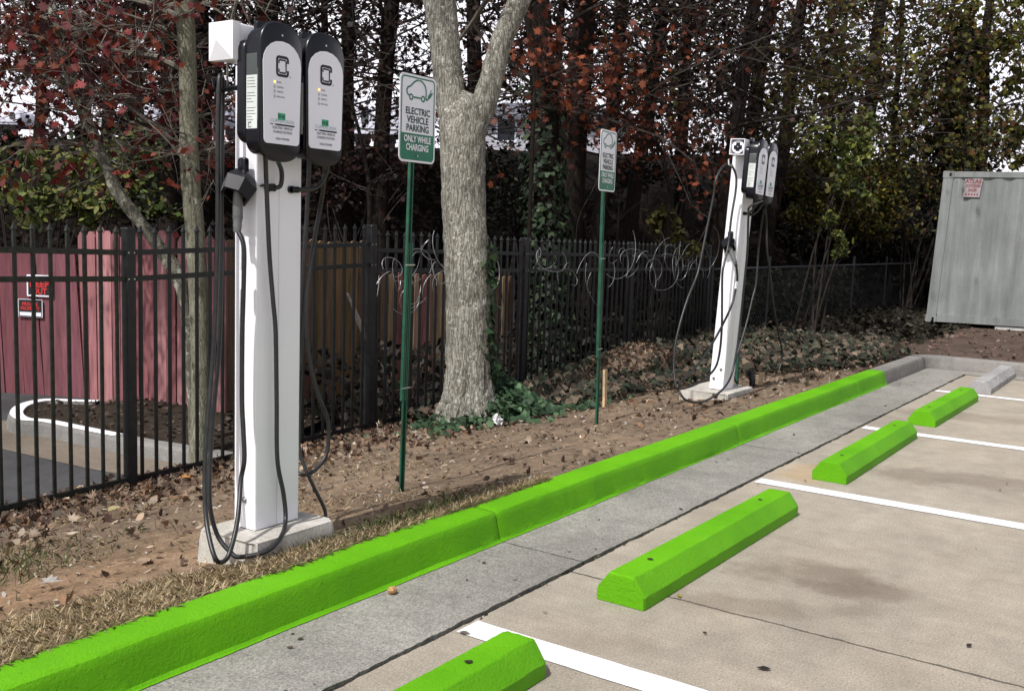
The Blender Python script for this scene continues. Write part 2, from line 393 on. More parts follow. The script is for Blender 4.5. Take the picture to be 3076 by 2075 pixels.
def ground_mat():
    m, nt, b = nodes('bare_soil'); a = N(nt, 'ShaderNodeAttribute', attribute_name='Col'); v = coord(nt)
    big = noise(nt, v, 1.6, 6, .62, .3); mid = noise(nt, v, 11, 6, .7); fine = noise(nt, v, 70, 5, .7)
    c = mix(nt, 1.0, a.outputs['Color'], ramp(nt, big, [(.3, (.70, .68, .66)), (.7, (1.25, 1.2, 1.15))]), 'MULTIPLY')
    c = mix(nt, 1.0, c, ramp(nt, mid, [(.28, G(.55)), (.72, G(1.3))]), 'MULTIPLY')
    c = mix(nt, 1.0, c, ramp(nt, fine, [(.3, G(.6)), (.7, G(1.25))]), 'MULTIPLY')
    nt.links.new(c, b.inputs['Base Color']); b.inputs['Roughness'].default_value = .95; b.inputs['Specular IOR Level'].default_value = .1
    n1 = bump(nt, b, mid, .8, .03); bump(nt, b, fine, .8, .008, n1); return m
M['soil'] = ground_mat()
# ------------------------------------------------------------------ terrain
ZFX = [-60, 1.8, 4.2, 6.65, 9.2, 11.6, 14, 20, 60]; ZFZ = [-.40, -.40, -.37, -.33, -.24, -.11, -.02, .06, .10]
_ph = RNG.uniform(0, 6.28, (8, 2)); _fr = RNG.uniform(.5, 2.2, (8, 2)) * RNG.choice([-1, 1], (8, 2))
def wob(x, y, k=1.0):
    s = 0
    for i in range(8): s = s + np.sin(x * _fr[i, 0] * k + y * _fr[i, 1] * k * 1.3 + _ph[i, 0])
    return s / 8
def H(x, y):
    x = np.asarray(x, float); y = np.asarray(y, float)
    zf = np.interp(x, ZFX, ZFZ)
    t = np.clip((y - 2.92) / 3.18, 0, 1)
    top = .135 + 0 * x
    z = top + (zf - top) * (t ** 1.15)
    back = np.where(x < 10, -.46, -.46 + (x - 10) * .06); back = np.minimum(back, .1); back = np.minimum(back, zf + .02)
    z = np.where(y > 6.1, zf + (back - zf) * smooth((y - 6.15) / .5), z)
    z = np.where(x > 13.2, np.where(y < 3.5, .10 + (x - 13.2) * .004, z * .6 + .03), z)
    z = z + .022 * wob(x, y, 1.6) * smooth((y - 2.95) / .35) + .012 * wob(x, y, 5) * smooth((y - 2.95) / .2)
    # heap of leaves by the second station
    z = z + .30 * np.exp(-(((x - 10.6) / .75) ** 2 + ((y - 5.5) / .42) ** 2))
    s = .5 * np.minimum(x, 14.5) + .12 * np.maximum(x - 14.5, 0) + .866 * y; tt = .866 * x - .5 * y
    crest = 2.55 + .065 * np.clip(tt, -12, 30)
    k = smooth((s - 13.2) / 5.2)
    z = z + k * (crest - z) + k * .10 * wob(x, y, .8) + .082 * np.clip(s - 18.4, 0, 26)
    return z
def h1(x, y): return float(H(x, y))

def build_ground():
    xs = np.unique(np.round(np.concatenate([np.arange(-160, -10, 15), np.arange(-10, 1, .6), np.arange(1, 9, .07), np.arange(9, 13.29, .12), np.arange(13.29, 22, .35), np.arange(22, 50, 1.2), np.arange(50, 420, 20)]), 3))
    ys = np.unique(np.round(np.concatenate([np.arange(-160, -8, 12), np.arange(-8, 2.925, .7), [2.925], np.arange(2.96, 6.3, .06), np.arange(6.3, 10, .16), np.arange(10, 24, .45), np.arange(24, 60, 2.5), np.arange(60, 420, 20)]), 3))
    X, Y = np.meshgrid(xs, ys, indexing='ij'); Z = H(X, Y)
    n = len(ys); keep = {}
    vs = []; fs = []; idx = -np.ones(X.shape, int)
    xi = int(np.argmin(abs(xs - 13.29)))
    yi = int(np.argmin(abs(ys - 2.925)))
    use = np.ones((len(xs) - 1, n - 1), bool); use[:xi, :yi] = False
    for i, j in zip(*np.nonzero(use)):
        q = []
        for (a, b_) in ((i, j), (i + 1, j), (i + 1, j + 1), (i, j + 1)):
            if idx[a, b_] < 0: idx[a, b_] = len(vs); vs.append((xs[a], ys[b_], Z[a, b_]))
            q.append(idx[a, b_])
        fs.append(tuple(q))
    me = bpy.data.meshes.new('ground'); me.from_pydata(vs, [], fs); me.materials.append(M['soil'])
    V = np.array(vs); x, y = V[:, 0], V[:, 1]; s = .5 * np.minimum(x, 14.5) + .12 * np.maximum(x - 14.5, 0) + .866 * y
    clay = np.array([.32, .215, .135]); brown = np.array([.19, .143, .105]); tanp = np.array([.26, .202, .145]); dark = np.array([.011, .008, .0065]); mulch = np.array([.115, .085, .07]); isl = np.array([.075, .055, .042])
    w = (.5 + .5 * wob(x, y, 1.1))[:, None]
    c = brown * (1 - w) + tanp * w
    k = (np.exp(-((y - 3.75) / .45) ** 2) * np.exp(-((x - 1.6) / 1.5) ** 2))[:, None]; c = c * (1 - k) + clay * k
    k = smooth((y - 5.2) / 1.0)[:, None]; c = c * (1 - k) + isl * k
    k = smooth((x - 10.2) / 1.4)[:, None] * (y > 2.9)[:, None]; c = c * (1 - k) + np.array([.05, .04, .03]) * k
    k = smooth((s - 12.2) / 1.4)[:, None] * (y > 3.8)[:, None]; c = c * (1 - k) + dark * k  # near-black tint paints the shade of the wood onto the bank
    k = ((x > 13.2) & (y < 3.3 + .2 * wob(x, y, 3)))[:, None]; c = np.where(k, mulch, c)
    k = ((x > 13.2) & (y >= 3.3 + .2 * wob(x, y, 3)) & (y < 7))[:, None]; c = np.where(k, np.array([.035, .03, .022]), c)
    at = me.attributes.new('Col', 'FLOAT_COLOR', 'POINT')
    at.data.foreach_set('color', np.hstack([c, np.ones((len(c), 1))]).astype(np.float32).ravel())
    me.polygons.foreach_set('use_smooth', [True] * len(me.polygons)); me.update()
    ob = bpy.data.objects.new('ground', me); COL.objects.link(ob); ob['kind'] = 'structure'
build_ground()

def struct(mb, name, mat, smooth_=False): return tag(mb.build(name, mat, None, smooth_), kind='structure')

def rough_edge(x0, x1, y, amp, step=.03, seed=1):
    r = random.Random(seed); out = []; x = x0; v = 0
    while x <= x1: v = v * .72 + r.uniform(-amp, amp); out.append((x, y + v)); x += step
    return out
def sheet():
    # parking lot slab, its near edge worn along the gutter joint
    e = rough_edge(.5, 13.2, 2.236, .0035, .02, 3); mb = MB()
    vs = [(-90, 2.236, 0)] + [(x, y, 0) for x, y in e] + [(13.2, 2.236, 0)]
    n = len(vs); low = [(x, -90, 0) for x, y, z in vs]; lip = [(x, y, -.05) for x, y, z in vs]
    mb.add(vs + low + lip, [(n + i, n + i + 1, i + 1, i) for i in range(n - 1)] + [(i, i + 1, 2 * n + i + 1, 2 * n + i) for i in range(n - 1)])
    struct(mb, 'parking_lot', M['lot'])
    mb = MB()
    e = rough_edge(.5, 13.0, 2.254, .0035, .02, 5)
    vs = [(-90, 2.254, .006)] + [(x, y, .006) for x, y in e]; n = len(vs)
    top = [(x, 2.735, .004) for x, y, z in vs]; lip = [(x, y, -.05) for x, y, z in vs]
    mb.add(vs + top + lip, [(i, i + 1, n + i + 1, n + i) for i in range(n - 1)] + [(2 * n + i, 2 * n + i + 1, i + 1, i) for i in range(n - 1)])
    # return leg of the gutter along the end kerb
    mb.add([(12.72, -60, .0055), (13.06, -60, .004), (13.06, 2.3, .004), (12.72, 2.3, .0055)], [(0, 1, 2, 3)])
    struct(mb, 'gutter', M['gutter'])
    mb = MB(); mb.add([(-90, 2.1, -.035), (13.2, 2.1, -.035), (13.2, 2.4, -.035), (-90, 2.4, -.035)], [(0, 1, 2, 3)])
    struct(mb, 'joint_soil', M['crack'])
sheet()

PROF = [(2.708, .0075), (2.717, .009), (2.724, .018), (2.731, .05), (2.745, .112), (2.750, .132), (2.758, .145), (2.770, .151), (2.83, .153), (2.88, .153), (2.915, .150), (2.926, .140), (2.928, .05), (2.928, -.15)]
def kerb_seg(x0, x1, mat, seed, prof=PROF):
    r = np.random.default_rng(seed); nx = max(2, int((x1 - x0) / .022)); xs = np.linspace(x0, x1, nx); m = len(prof); P = np.array(prof)
    w = np.cumsum(r.normal(0, .0006, nx)); w -= np.linspace(w[0], w[-1], nx)
    jy = r.normal(0, .00045, (nx, m)); jz = r.normal(0, .00045, (nx, m)); sm = np.convolve(r.normal(0, 1, nx + 8), np.ones(9) / 9, 'valid'); jy[:, :2] = (sm * .006)[:, None] * np.array([1, .2]) + r.normal(0, .0008, (nx, 2)); jz[:, :2] = 0
    vs = []; 
    for i, x in enumerate(xs):
        e = min(i, nx - 1 - i); shr = .006 if e == 0 else (.0015 if e == 1 else 0)
        for k in range(m):
            y, z = P[k]; yy = y + jy[i, k] + w[i] * (k > 1) + (shr if k < 8 else 0) * (k > 1); zz = z + jz[i, k] - (shr if 5 < k else 0)
            vs.append((x, yy, zz))
    fs = [(i * m + k, (i + 1) * m + k, (i + 1) * m + k + 1, i * m + k + 1) for i in range(nx - 1) for k in range(m - 1)]
    fs += [tuple(range(m))[::-1], tuple(range((nx - 1) * m, nx * m))]
    mb = MB(); mb.add(vs, fs); o = struct(mb, 'kerb', mat); shade(o.data, 24); return o
for i, (a, b_) in enumerate(((-5.2, -2.168), (-2.16, .884), (.892, 3.932), (3.942, 6.996), (7.004, 10.046), (10.053, 11.12))): kerb_seg(a, b_, M['paint'], 20 + i)
GP = [(2.722, -.02)] + PROF[2:]
kerb_seg(11.122, 12.9, M['greykerb'], 41, GP)
def corner():
    mb = MB(); P = GP; m = len(P); vs = []; na = 10
    # rounded inside corner then a straight run toward the camera side
    cx, cy = 12.9, 2.722 - .18
    path = []
    for k in range(na + 1):
        a = math.radians(90 - 90 * k / na); path.append(((cx, cy), a))
    for (c, a) in path:
        for (y, z) in P:
            rr = .18 + (y - 2.722); vs.append((c[0] + rr * math.cos(a), c[1] + rr * math.sin(a), z))
    n = na + 1
    for yy in np.arange(2.3, -40, -.35):
        for (y, z) in P: vs.append((cx + .18 + (y - 2.722) + RNG.normal(0, .001), yy, z + RNG.normal(0, .001)))
        n += 1
    fs = [(i * m + k, (i + 1) * m + k, (i + 1) * m + k + 1, i * m + k + 1) for i in range(n - 1) for k in range(m - 1)]
    mb.add(vs, fs); struct(mb, 'kerb', M['greykerb'], True)
corner()

# painted stall lines
def stall(x0, x1, y0=2.215, y1=-3.6, seed=0):
    r = random.Random(seed); n = 60; vs = []
    for i in range(n + 1):
        y = y0 + (y1 - y0) * i / n
        vs += [(x0 + r.uniform(-.0025, .0025), y, .004), (x1 + r.uniform(-.0025, .0025), y, .004)]
    mb = MB(); mb.add(vs, [(2 * i, 2 * i + 2, 2 * i + 3, 2 * i + 1)[::-1] for i in range(n)]); struct(mb, 'painted_line', M['line'])
for i, (a, b_) in enumerate(((2.925, 3.065), (5.965, 6.095), (8.325, 8.455), (11.02, 11.14), (-.15, -.02))): stall(a, b_, seed=i)

# ------------------------------------------------------------------ wheel stops
def wheel_stop(x0, x1, yc, mat, label, seed, group=None, rot=0.0, holes=True, chipped=False):
    r = np.random.default_rng(seed); L = x1 - x0; xc = (x0 + x1) / 2
    t = thing('wheel_stop', (xc, yc, 0), label, 'wheel stop', group)
    prof = [(-.112, .002), (-.112, .0535), (-.1105, .0565), (-.0605, .1245), (-.056, .1275), (.056, .1275), (.0605, .1245), (.1105, .0565), (.112, .0535), (.112, .002)]
    # denser profile
    P = []
    for a, b_ in zip(prof[:-1], prof[1:]):
        d = math.hypot(a[0] - b_[0], a[1] - b_[1]); k = max(1, int(d / .02))
        P += [(a[0] + (b_[0] - a[0]) * q / k, a[1] + (b_[1] - a[1]) * q / k) for q in range(k)]
    P.append(prof[-1]); P = np.array(P); m = len(P); xs = np.concatenate([[0], np.arange(.012, L - .012, .022), [L]]); nx = len(xs); vs = []
    ca, sa = math.cos(rot), math.sin(rot)
    for i, x in enumerate(xs):
        edge = i in (0, nx - 1); sc = .965 if edge else 1
        for k in range(m):
            amp = .0005 * (4 if chipped else 1)
            y = P[k, 0] * sc + r.normal(0, amp); z = max(.001, P[k, 1] * (sc if P[k, 1] > .01 else 1) + r.normal(0, amp) * (P[k, 1] > .01))
            if chipped and r.random() < .04: z -= .008
            lx = x - L / 2; vs.append((xc + lx * ca - y * sa, yc + lx * sa + y * ca, z))
    fs = [(i * m + k, i * m + k + 1, (i + 1) * m + k + 1, (i + 1) * m + k) for i in range(nx - 1) for k in range(m - 1)]
    fs += [tuple(range(m)), tuple(range((nx - 1) * m, nx * m))[::-1]]
    mb = MB(); mb.add(vs, fs); bo = mb.build('body', mat, t); shade(bo.data, 14)
    if holes:
        for hx in (.26, L - .30):
            mb = MB(); n = 9; lx = hx - L / 2
            pts = [((.013 + r.uniform(-.004, .006)) * math.cos(6.283 * k / n), (.012 + r.uniform(-.004, .005)) * math.sin(6.283 * k / n)) for k in range(n)]
            mb.add([(xc + lx * ca + px, yc + lx * sa + py, .1315) for px, py in pts], [tuple(range(n))]); mb.build('pin_hole', M['crack'], t)
    return t
SG = 'green wheel stops in the stalls'
wheel_stop(1.00, 2.815, 1.85, M['paint'], 'bright green concrete wheel stop nearest the camera, cut off by the bottom edge', 1, SG)
wheel_stop(3.575, 5.415, 1.862, M['paint'], 'full bright green wheel stop between the nearest two white lines', 2, SG, -.006)
wheel_stop(6.31, 8.24, 1.862, M['paint'], 'green wheel stop with rusty stained concrete beside its near end', 3, SG, .008)
wheel_stop(8.83, 10.68, 1.855, M['paint'], 'farthest green wheel stop, just in front of the unpainted one', 4, SG, -.006)
wheel_stop(11.25, 13.0, 1.84, M['greystop'], 'chipped unpainted grey concrete wheel stop at the far end of the row', 5, None, .01, False, True)

# ------------------------------------------------------------------ road and kerb island beyond the iron fence
def beyond():
    mb = MB()
    mb.add([(-60, 6.5, -.425), (6.9, 6.5, -.425), (7.4, 10.2, -.425), (5.2, 12.2, -.425), (-60, 40, -.425)], [(0, 1, 2, 3, 4)])
    struct(mb, 'road', M['asphalt'])
    src = [(300, 1201), (239, 1200), (150, 1197), (92, 1203), (45, 1217), (24, 1236), (30, 1252), (58, 1263), (122, 1268), (205, 1285), (312, 1306), (420, 1327), (570, 1350), (700, 1372)]
    path = [at_z(x, y, -.30) for x, y in src]; path = spline(path, 5); n = len(path)
    def off(k, d):
        a = path[max(k - 1, 0)]; b_ = path[min(k + 1, n - 1)]; t = (b_ - a)[:2]; t /= np.linalg.norm(t); return path[k][:2] + np.array([-t[1], t[0]]) * d
    for nm, m_, k0, k1 in (('painted_kerb', M['line'], 0, int(n * .80)), ('island_kerb', M['islandkerb'], int(n * .80), n - 1)):
        pass
    prof = [(-.02, -.43), (0, -.33), (.02, -.30), (.13, -.30), (.15, -.36)]
    mb = MB(); vs = []
    for k in range(n):
        for d, z in prof:
            q = off(k, d); vs.append((q[0], q[1], z))
    m = len(prof); mb.add(vs, [(i * m + k, i * m + k + 1, (i + 1) * m + k + 1, (i + 1) * m + k) for i in range(n - 1) for k in range(m - 1)])
    struct(mb, 'kerb', M['islandkerb'])
    kk = int(n * .80); mb = MB(); vs = []
    for k in range(kk):
        a = off(k, .015); b_ = off(k, .125); vs += [(a[0], a[1], -.2965), (b_[0], b_[1], -.2965)]
    mb.add(vs, [(2 * i, 2 * i + 1, 2 * i + 3, 2 * i + 2) for i in range(kk - 1)]); struct(mb, 'painted_line', M['line'])
    # soil inside the island
    mb = MB(); inner = [off(k, .14) for k in range(n)]; c = at_z(560, 1270, -.32)[:2]
    global ISLAND
    ring = inner + [np.array([7.3, 7.0]), np.array([7.6, 9.0])]
    ISLAND = np.array([q[:2] for q in ring]); vs = [(q[0], q[1], -.325) for q in ring]; cen = at_z(470, 1262, -.31)
    nn = len(vs); vs.append((cen[0], cen[1], -.29)); cols = (.045, .036, .028)
    mb.add(vs, [(i, (i + 1) % nn, nn) for i in range(nn)], cols); struct(mb, 'island_soil', M['soil'])
    # pale concrete gutter band round the island
    mb = MB(); vs = []
    for k in range(kk // 2 - 4, n):
        a = off(k, -.02); b_ = off(k, -.50); vs += [(a[0], a[1], -.420), (b_[0], b_[1], -.421)]
    cn = len(vs) // 2; mb.add(vs, [(2 * i, 2 * i + 2, 2 * i + 3, 2 * i + 1)[::-1] for i in range(cn - 1)]); struct(mb, 'gutter', M['islgut'])
M['islgut'] = concrete('island_gutter_concrete', (.20, .165, .13), (.14, .115, .09), .6, 1.2)
beyond()

# ------------------------------------------------------------------ iron fence
FY = 6.1
def iron_fence():
    t = thing('iron_fence', (8, FY, -.3), 'black iron picket fence with two top rails and pointed pickets running behind the planting strip', 'fence')
    px = [-.66, 1.78, 4.22, 6.66, 9.10, 11.54, 13.98]
    r2 = [1.16, 1.14, 1.095, 1.168, 1.085, 1.06, 1.04]
    ds = [0, 0, 0, 0, -.07, 0, 0]          # panel after the third post hangs a little lower
    for i, x in enumerate(px):
        z0 = np.interp(x, ZFX, ZFZ) - .12; zt = r2[i] + .345
        mb = MB(); w = .034; mb.prism(rounded(.07, .07, .006, 2), (x, FY, 0), (1, 0, 0), (0, 1, 0), (0, 0, 1), z0, zt - .012)
        mb.prism(rounded(.078, .078, .012, 2), (x, FY, 0), (1, 0, 0), (0, 1, 0), (0, 0, 1), zt - .012, zt + .006, .008)
        p = mb.build('post', M['iron'], t)
        for zz in (r2[i], r2[i] + .18):
            for dx in (-.022, .022):
                mb = MB(); mb.add([(x + dx + .006 * math.cos(a), FY - .0365, zz + .006 * math.sin(a)) for a in np.arange(0, 6.2, .9)], [tuple(range(7))]); mb.build('bolt', M['screw'], p)
    for i in range(len(px) - 1):
        mb = MB(); a, b_ = px[i] + .035, px[i + 1] - .035; za, zb = r2[i], r2[i + 1]
        if i == 3: za -= .05
        for dz in (0, .18): mb.bar((a, FY, za + dz), (b_, FY, zb + dz), .030, .036)
        ba, bb = np.interp(px[i], ZFX, ZFZ) + .055, np.interp(px[i + 1], ZFX, ZFZ) + .055
        mb.bar((a, FY, ba), (b_, FY, bb), .030, .036)
        n = 20; r = random.Random(i)
        for k in range(n):
            f = (k + .5) / n; x = a + (b_ - a) * f; z0 = ba + (bb - ba) * f - .06; z1 = za + (zb - za) * f + .18 + .125 + r.uniform(-.004, .004)
            w = .0098; lx = r.uniform(-.004, .004)
            mb.box((x - w, FY - w, z0), (x + w, FY + w, z1))
            mb.add([(x - w, FY - w, z1), (x + w, FY - w, z1), (x + w, FY + w, z1), (x - w, FY + w, z1), (x - w * 1.5, FY - w * 1.5, z1 + .012), (x + w * 1.5, FY - w * 1.5, z1 + .012), (x + w * 1.5, FY + w * 1.5, z1 + .012), (x - w * 1.5, FY + w * 1.5, z1 + .012), (x, FY, z1 + .058)],
                   [(0, 1, 5, 4), (1, 2, 6, 5), (2, 3, 7, 6), (3, 0, 4, 7), (4, 5, 8), (5, 6, 8), (6, 7, 8), (7, 4, 8)])
        mb.build('picket_panel', M['mossiron'] if i <= 1 else M['iron'], t)
iron_fence()

# ------------------------------------------------------------------ wooden board fences
def board_run(t, p0, p1, zb0, zb1, zt0, zt1, bw, pal, seed, lean=0.0, dog=.03, gap=.006, jit=.02, facing=None):
    r = random.Random(seed); p0 = np.array(p0[:2]); p1 = np.array(p1[:2]); L = np.linalg.norm(p1 - p0); d = (p1 - p0) / L; nrm = np.array([d[1], -d[0]])
    if nrm @ (-p0) < 0: nrm = -nrm
    mb = MB(); x = 0
    while x < L - .02:
        w = bw * r.uniform(.93, 1.07); f = x / L; zb = zb0 + (zb1 - zb0) * f + r.uniform(-.03, .03); zt = zt0 + (zt1 - zt0) * f + r.uniform(-jit, jit)
        c = np.array(r.choice(pal)) * r.uniform(.72, 1.15); ln = lean + r.uniform(-.012, .012); off = r.uniform(-.008, .008)
        h = zt - zb; a, b_ = x + gap / 2, x + w - gap / 2; q = w * .26
        out = [(a, 0), (b_, 0), (b_, h - dog), (b_ - q, h), (a + q, h), (a, h - dog)]
        vs = []
        for dd in (0, .018):
            for (u, v) in out:
                uu = u + ln * v; P = p0 + d * uu + nrm * (dd + off); vs.append((P[0], P[1], zb + v))
        n = 6; mb.add(vs, [tuple(range(n))[::-1], tuple(range(n, 2 * n))] + [(i, (i + 1) % n, n + (i + 1) % n, n + i) for i in range(n)], tuple(c)); x += w
    mb.build('board_panel', M['wood'], t)
    mb = MB()
    for fz in (.2, .8):
        a = p0 - nrm * .03; b_ = p1 - nrm * .03; za = zb0 + (zt0 - zb0) * fz; zz = zb1 + (zt1 - zb1) * fz
        mb.bar((a[0], a[1], za), (b_[0], b_[1], zz), .04, .09)
    mb.build('rail', M['darkrail'], t)
M['darkrail'] = simple('fence_rail_wood', (.06, .04, .03), .9, var=.3)
RED = [(.27, .105, .125), (.245, .09, .11), (.30, .12, .14), (.22, .08, .095)]
TALL = [(.40, .17, .18), (.35, .14, .15), (.43, .20, .205), (.31, .12, .13)]
YEL = [(.30, .20, .095), (.27, .165, .085), (.22, .11, .08), (.33, .22, .10), (.24, .16, .10), (.20, .10, .08)]
BRN = [(.30, .195, .13), (.24, .15, .105), (.34, .225, .15), (.20, .12, .08), (.36, .25, .15), (.26, .11, .10)]
ZB = -.46
def wood_fences():
    A0 = at_d(-330, 1170, 11.2); A1 = at_d(232, 1195, 10.85); B1 = at_d(662, 1268, 9.65); C1 = at_d(1122, 1190, 11.9); D1 = at_d(1520, 1150, 13.4)
    t = thing('wooden_fence', (A1[0], A1[1], ZB), 'low dusky red fence of wide leaning boards carrying two warning signs', 'fence', 'board fences behind the iron fence')
    zt = at_d(120, 748, 10.95)[2]; board_run(t, A0, A1, ZB, ZB, zt, zt, .24, RED, 1, -.055, .012, .007, .008)
    t = thing('wooden_fence', (B1[0], B1[1], ZB), 'tall brighter red fence of dog-eared boards behind the lichen-spotted trunk', 'fence', 'board fences behind the iron fence')
    z0 = at_d(236, 688, 10.85)[2]; z1 = at_d(620, 705, 9.8)[2]; board_run(t, A1 + np.array([.05, -.02, 0]), B1, ZB, ZB - .02, z0, z1, .142, TALL, 2, 0, .05, .012, .03)
    t = thing('wooden_fence', (C1[0], C1[1], ZB), 'weathered yellow and brown board fence behind the nearest charging station', 'fence', 'board fences behind the iron fence')
    z0 = at_d(690, 716, 9.9)[2]; z1 = at_d(1110, 722, 11.9)[2]; board_run(t, B1 + np.array([.03, -.02, 0]), C1, ZB, ZB, z0, z1, .14, YEL, 3, 0, .02, .012, .02)
    q0 = at_d(1024, 880, 11.2); q1 = at_d(1171, 1190, 11.5); n = np.array([-.3, -.9, 0]) * .12
    mb = MB(); mb.bar(q0 + n, q1 + n, .02, .07, (0, 1, 0)); mb.build('loose_batten', M['batten'], t)
    t = thing('wooden_fence', (D1[0], D1[1], ZB), 'lower brown picket-board fence seen behind the first sign post', 'fence', 'board fences behind the iron fence')
    z0 = at_d(1150, 815, 12.0)[2]; z1 = at_d(1500, 830, 13.3)[2]; board_run(t, C1 + np.array([.05, -.02, 0]), D1, ZB + .05, ZB + .12, z0, z1, .125, BRN, 4, 0, .012, .035, .02)
    return A0, A1
M['batten'] = simple('grey_batten', (.17, .14, .12), .85, var=.3, scale=20)
WA0, WA1 = wood_fences()
def warning_signs():
    d = (WA1 - WA0)[:2]; d /= np.linalg.norm(d); R = np.array([d[0], d[1], 0]); U = np.array([0, 0, 1.]); Nn = np.cross(R, U)
    base = WA0 + 0
    def hit(px, py):
        r_ = ray(px, py); o = WA0 + Nn * .035; tt = ((o - EYE) @ Nn) / (r_ @ Nn); return EYE + r_ * tt
    for (x0, y0, x1, y1, lab, kind) in ((81, 832, 158, 891, 'black KEEP OUT sign with red letters on the low red fence', 0), (55, 899, 128, 953, 'black and white PRIVATE PROPERTY sign, lower of two on the red fence', 1)):
        if kind == 0: y0 = 826
        P0 = hit(x0, y1); P1 = hit(x1, y1); P2 = hit(x0, y0); w = np.linalg.norm(P1 - P0); h = abs(P2[2] - P0[2]); c = (P0 + P1) / 2 + U * h / 2
        o = MB(); o.prism(rounded(w, h, .008, 2), c, R, U, Nn, -.004, .0); plate = None
        t = thing('warning_sign', c, lab, 'sign', 'warning signs on the red fence'); o.build('plate', M['signwhite'], t)
        mb = MB()
        if kind == 0:
            mb.prism([(-w * .44, -h * .42), (w * .44, -h * .42), (w * .44, h * .42), (-w * .44, h * .42)], c, R, U, Nn, .001, .0025); mb.build('black_field', M['signblack'], t)
            mb = MB(); text_into(mb, 'KEEP', c - U * h * .055, R, U, Nn, h * .28, .004, w * .76, .035); text_into(mb, 'OUT', c - U * h * .385, R, U, Nn, h * .27, .004, w * .56, .035)
        else:
            mb.prism([(-w * .44, -h * .20), (w * .44, -h * .20), (w * .44, h * .42), (-w * .44, h * .42)], c, R, U, Nn, .001, .0025); mb.build('black_field', M['signblack'], t)
            mb = MB(); text_into(mb, 'PRIVATE', c + U * h * .14, R, U, Nn, h * .19, .004, w * .64, .03); text_into(mb, 'PROPERTY', c - U * h * .10, R, U, Nn, h * .19, .004, w * .78, .03)
            fr = MB(); fr.stroke([(-w * .46, -h * .45), (w * .46, -h * .45), (w * .46, h * .45), (-w * .46, h * .45)], .008, c, R, U, Nn, .003, True); fr.build('border', M['signblack'], t)
        mb.build('lettering', M['signred'], t)
warning_signs()
EX, EZ, NY = (1, 0, 0), (0, 0, 1), (0, -1, 0)
def V3(x, y, z): return np.array([x, y, z], float)

# ------------------------------------------------------------------ charging stations
def charger_fascia_outline(w, h, n=12):
    """tall lozenge: round hood on top, shallower round chin below"""
    out = []; rt = w / 2; hb = .062
    for k in range(n + 1):
        a = math.pi * (1 + k / n); out.append((w / 2 * .93 * math.copysign(abs(math.cos(a)) ** .8, math.cos(a)), hb * 1.0 + hb * math.sin(a)))
    ht = .105
    for k in range(n + 1):
        a = math.pi * k / n; out.append((w / 2 * math.copysign(abs(math.cos(a)) ** .78, math.cos(a)), h - ht + ht * math.sin(a) ** .9))
    return out

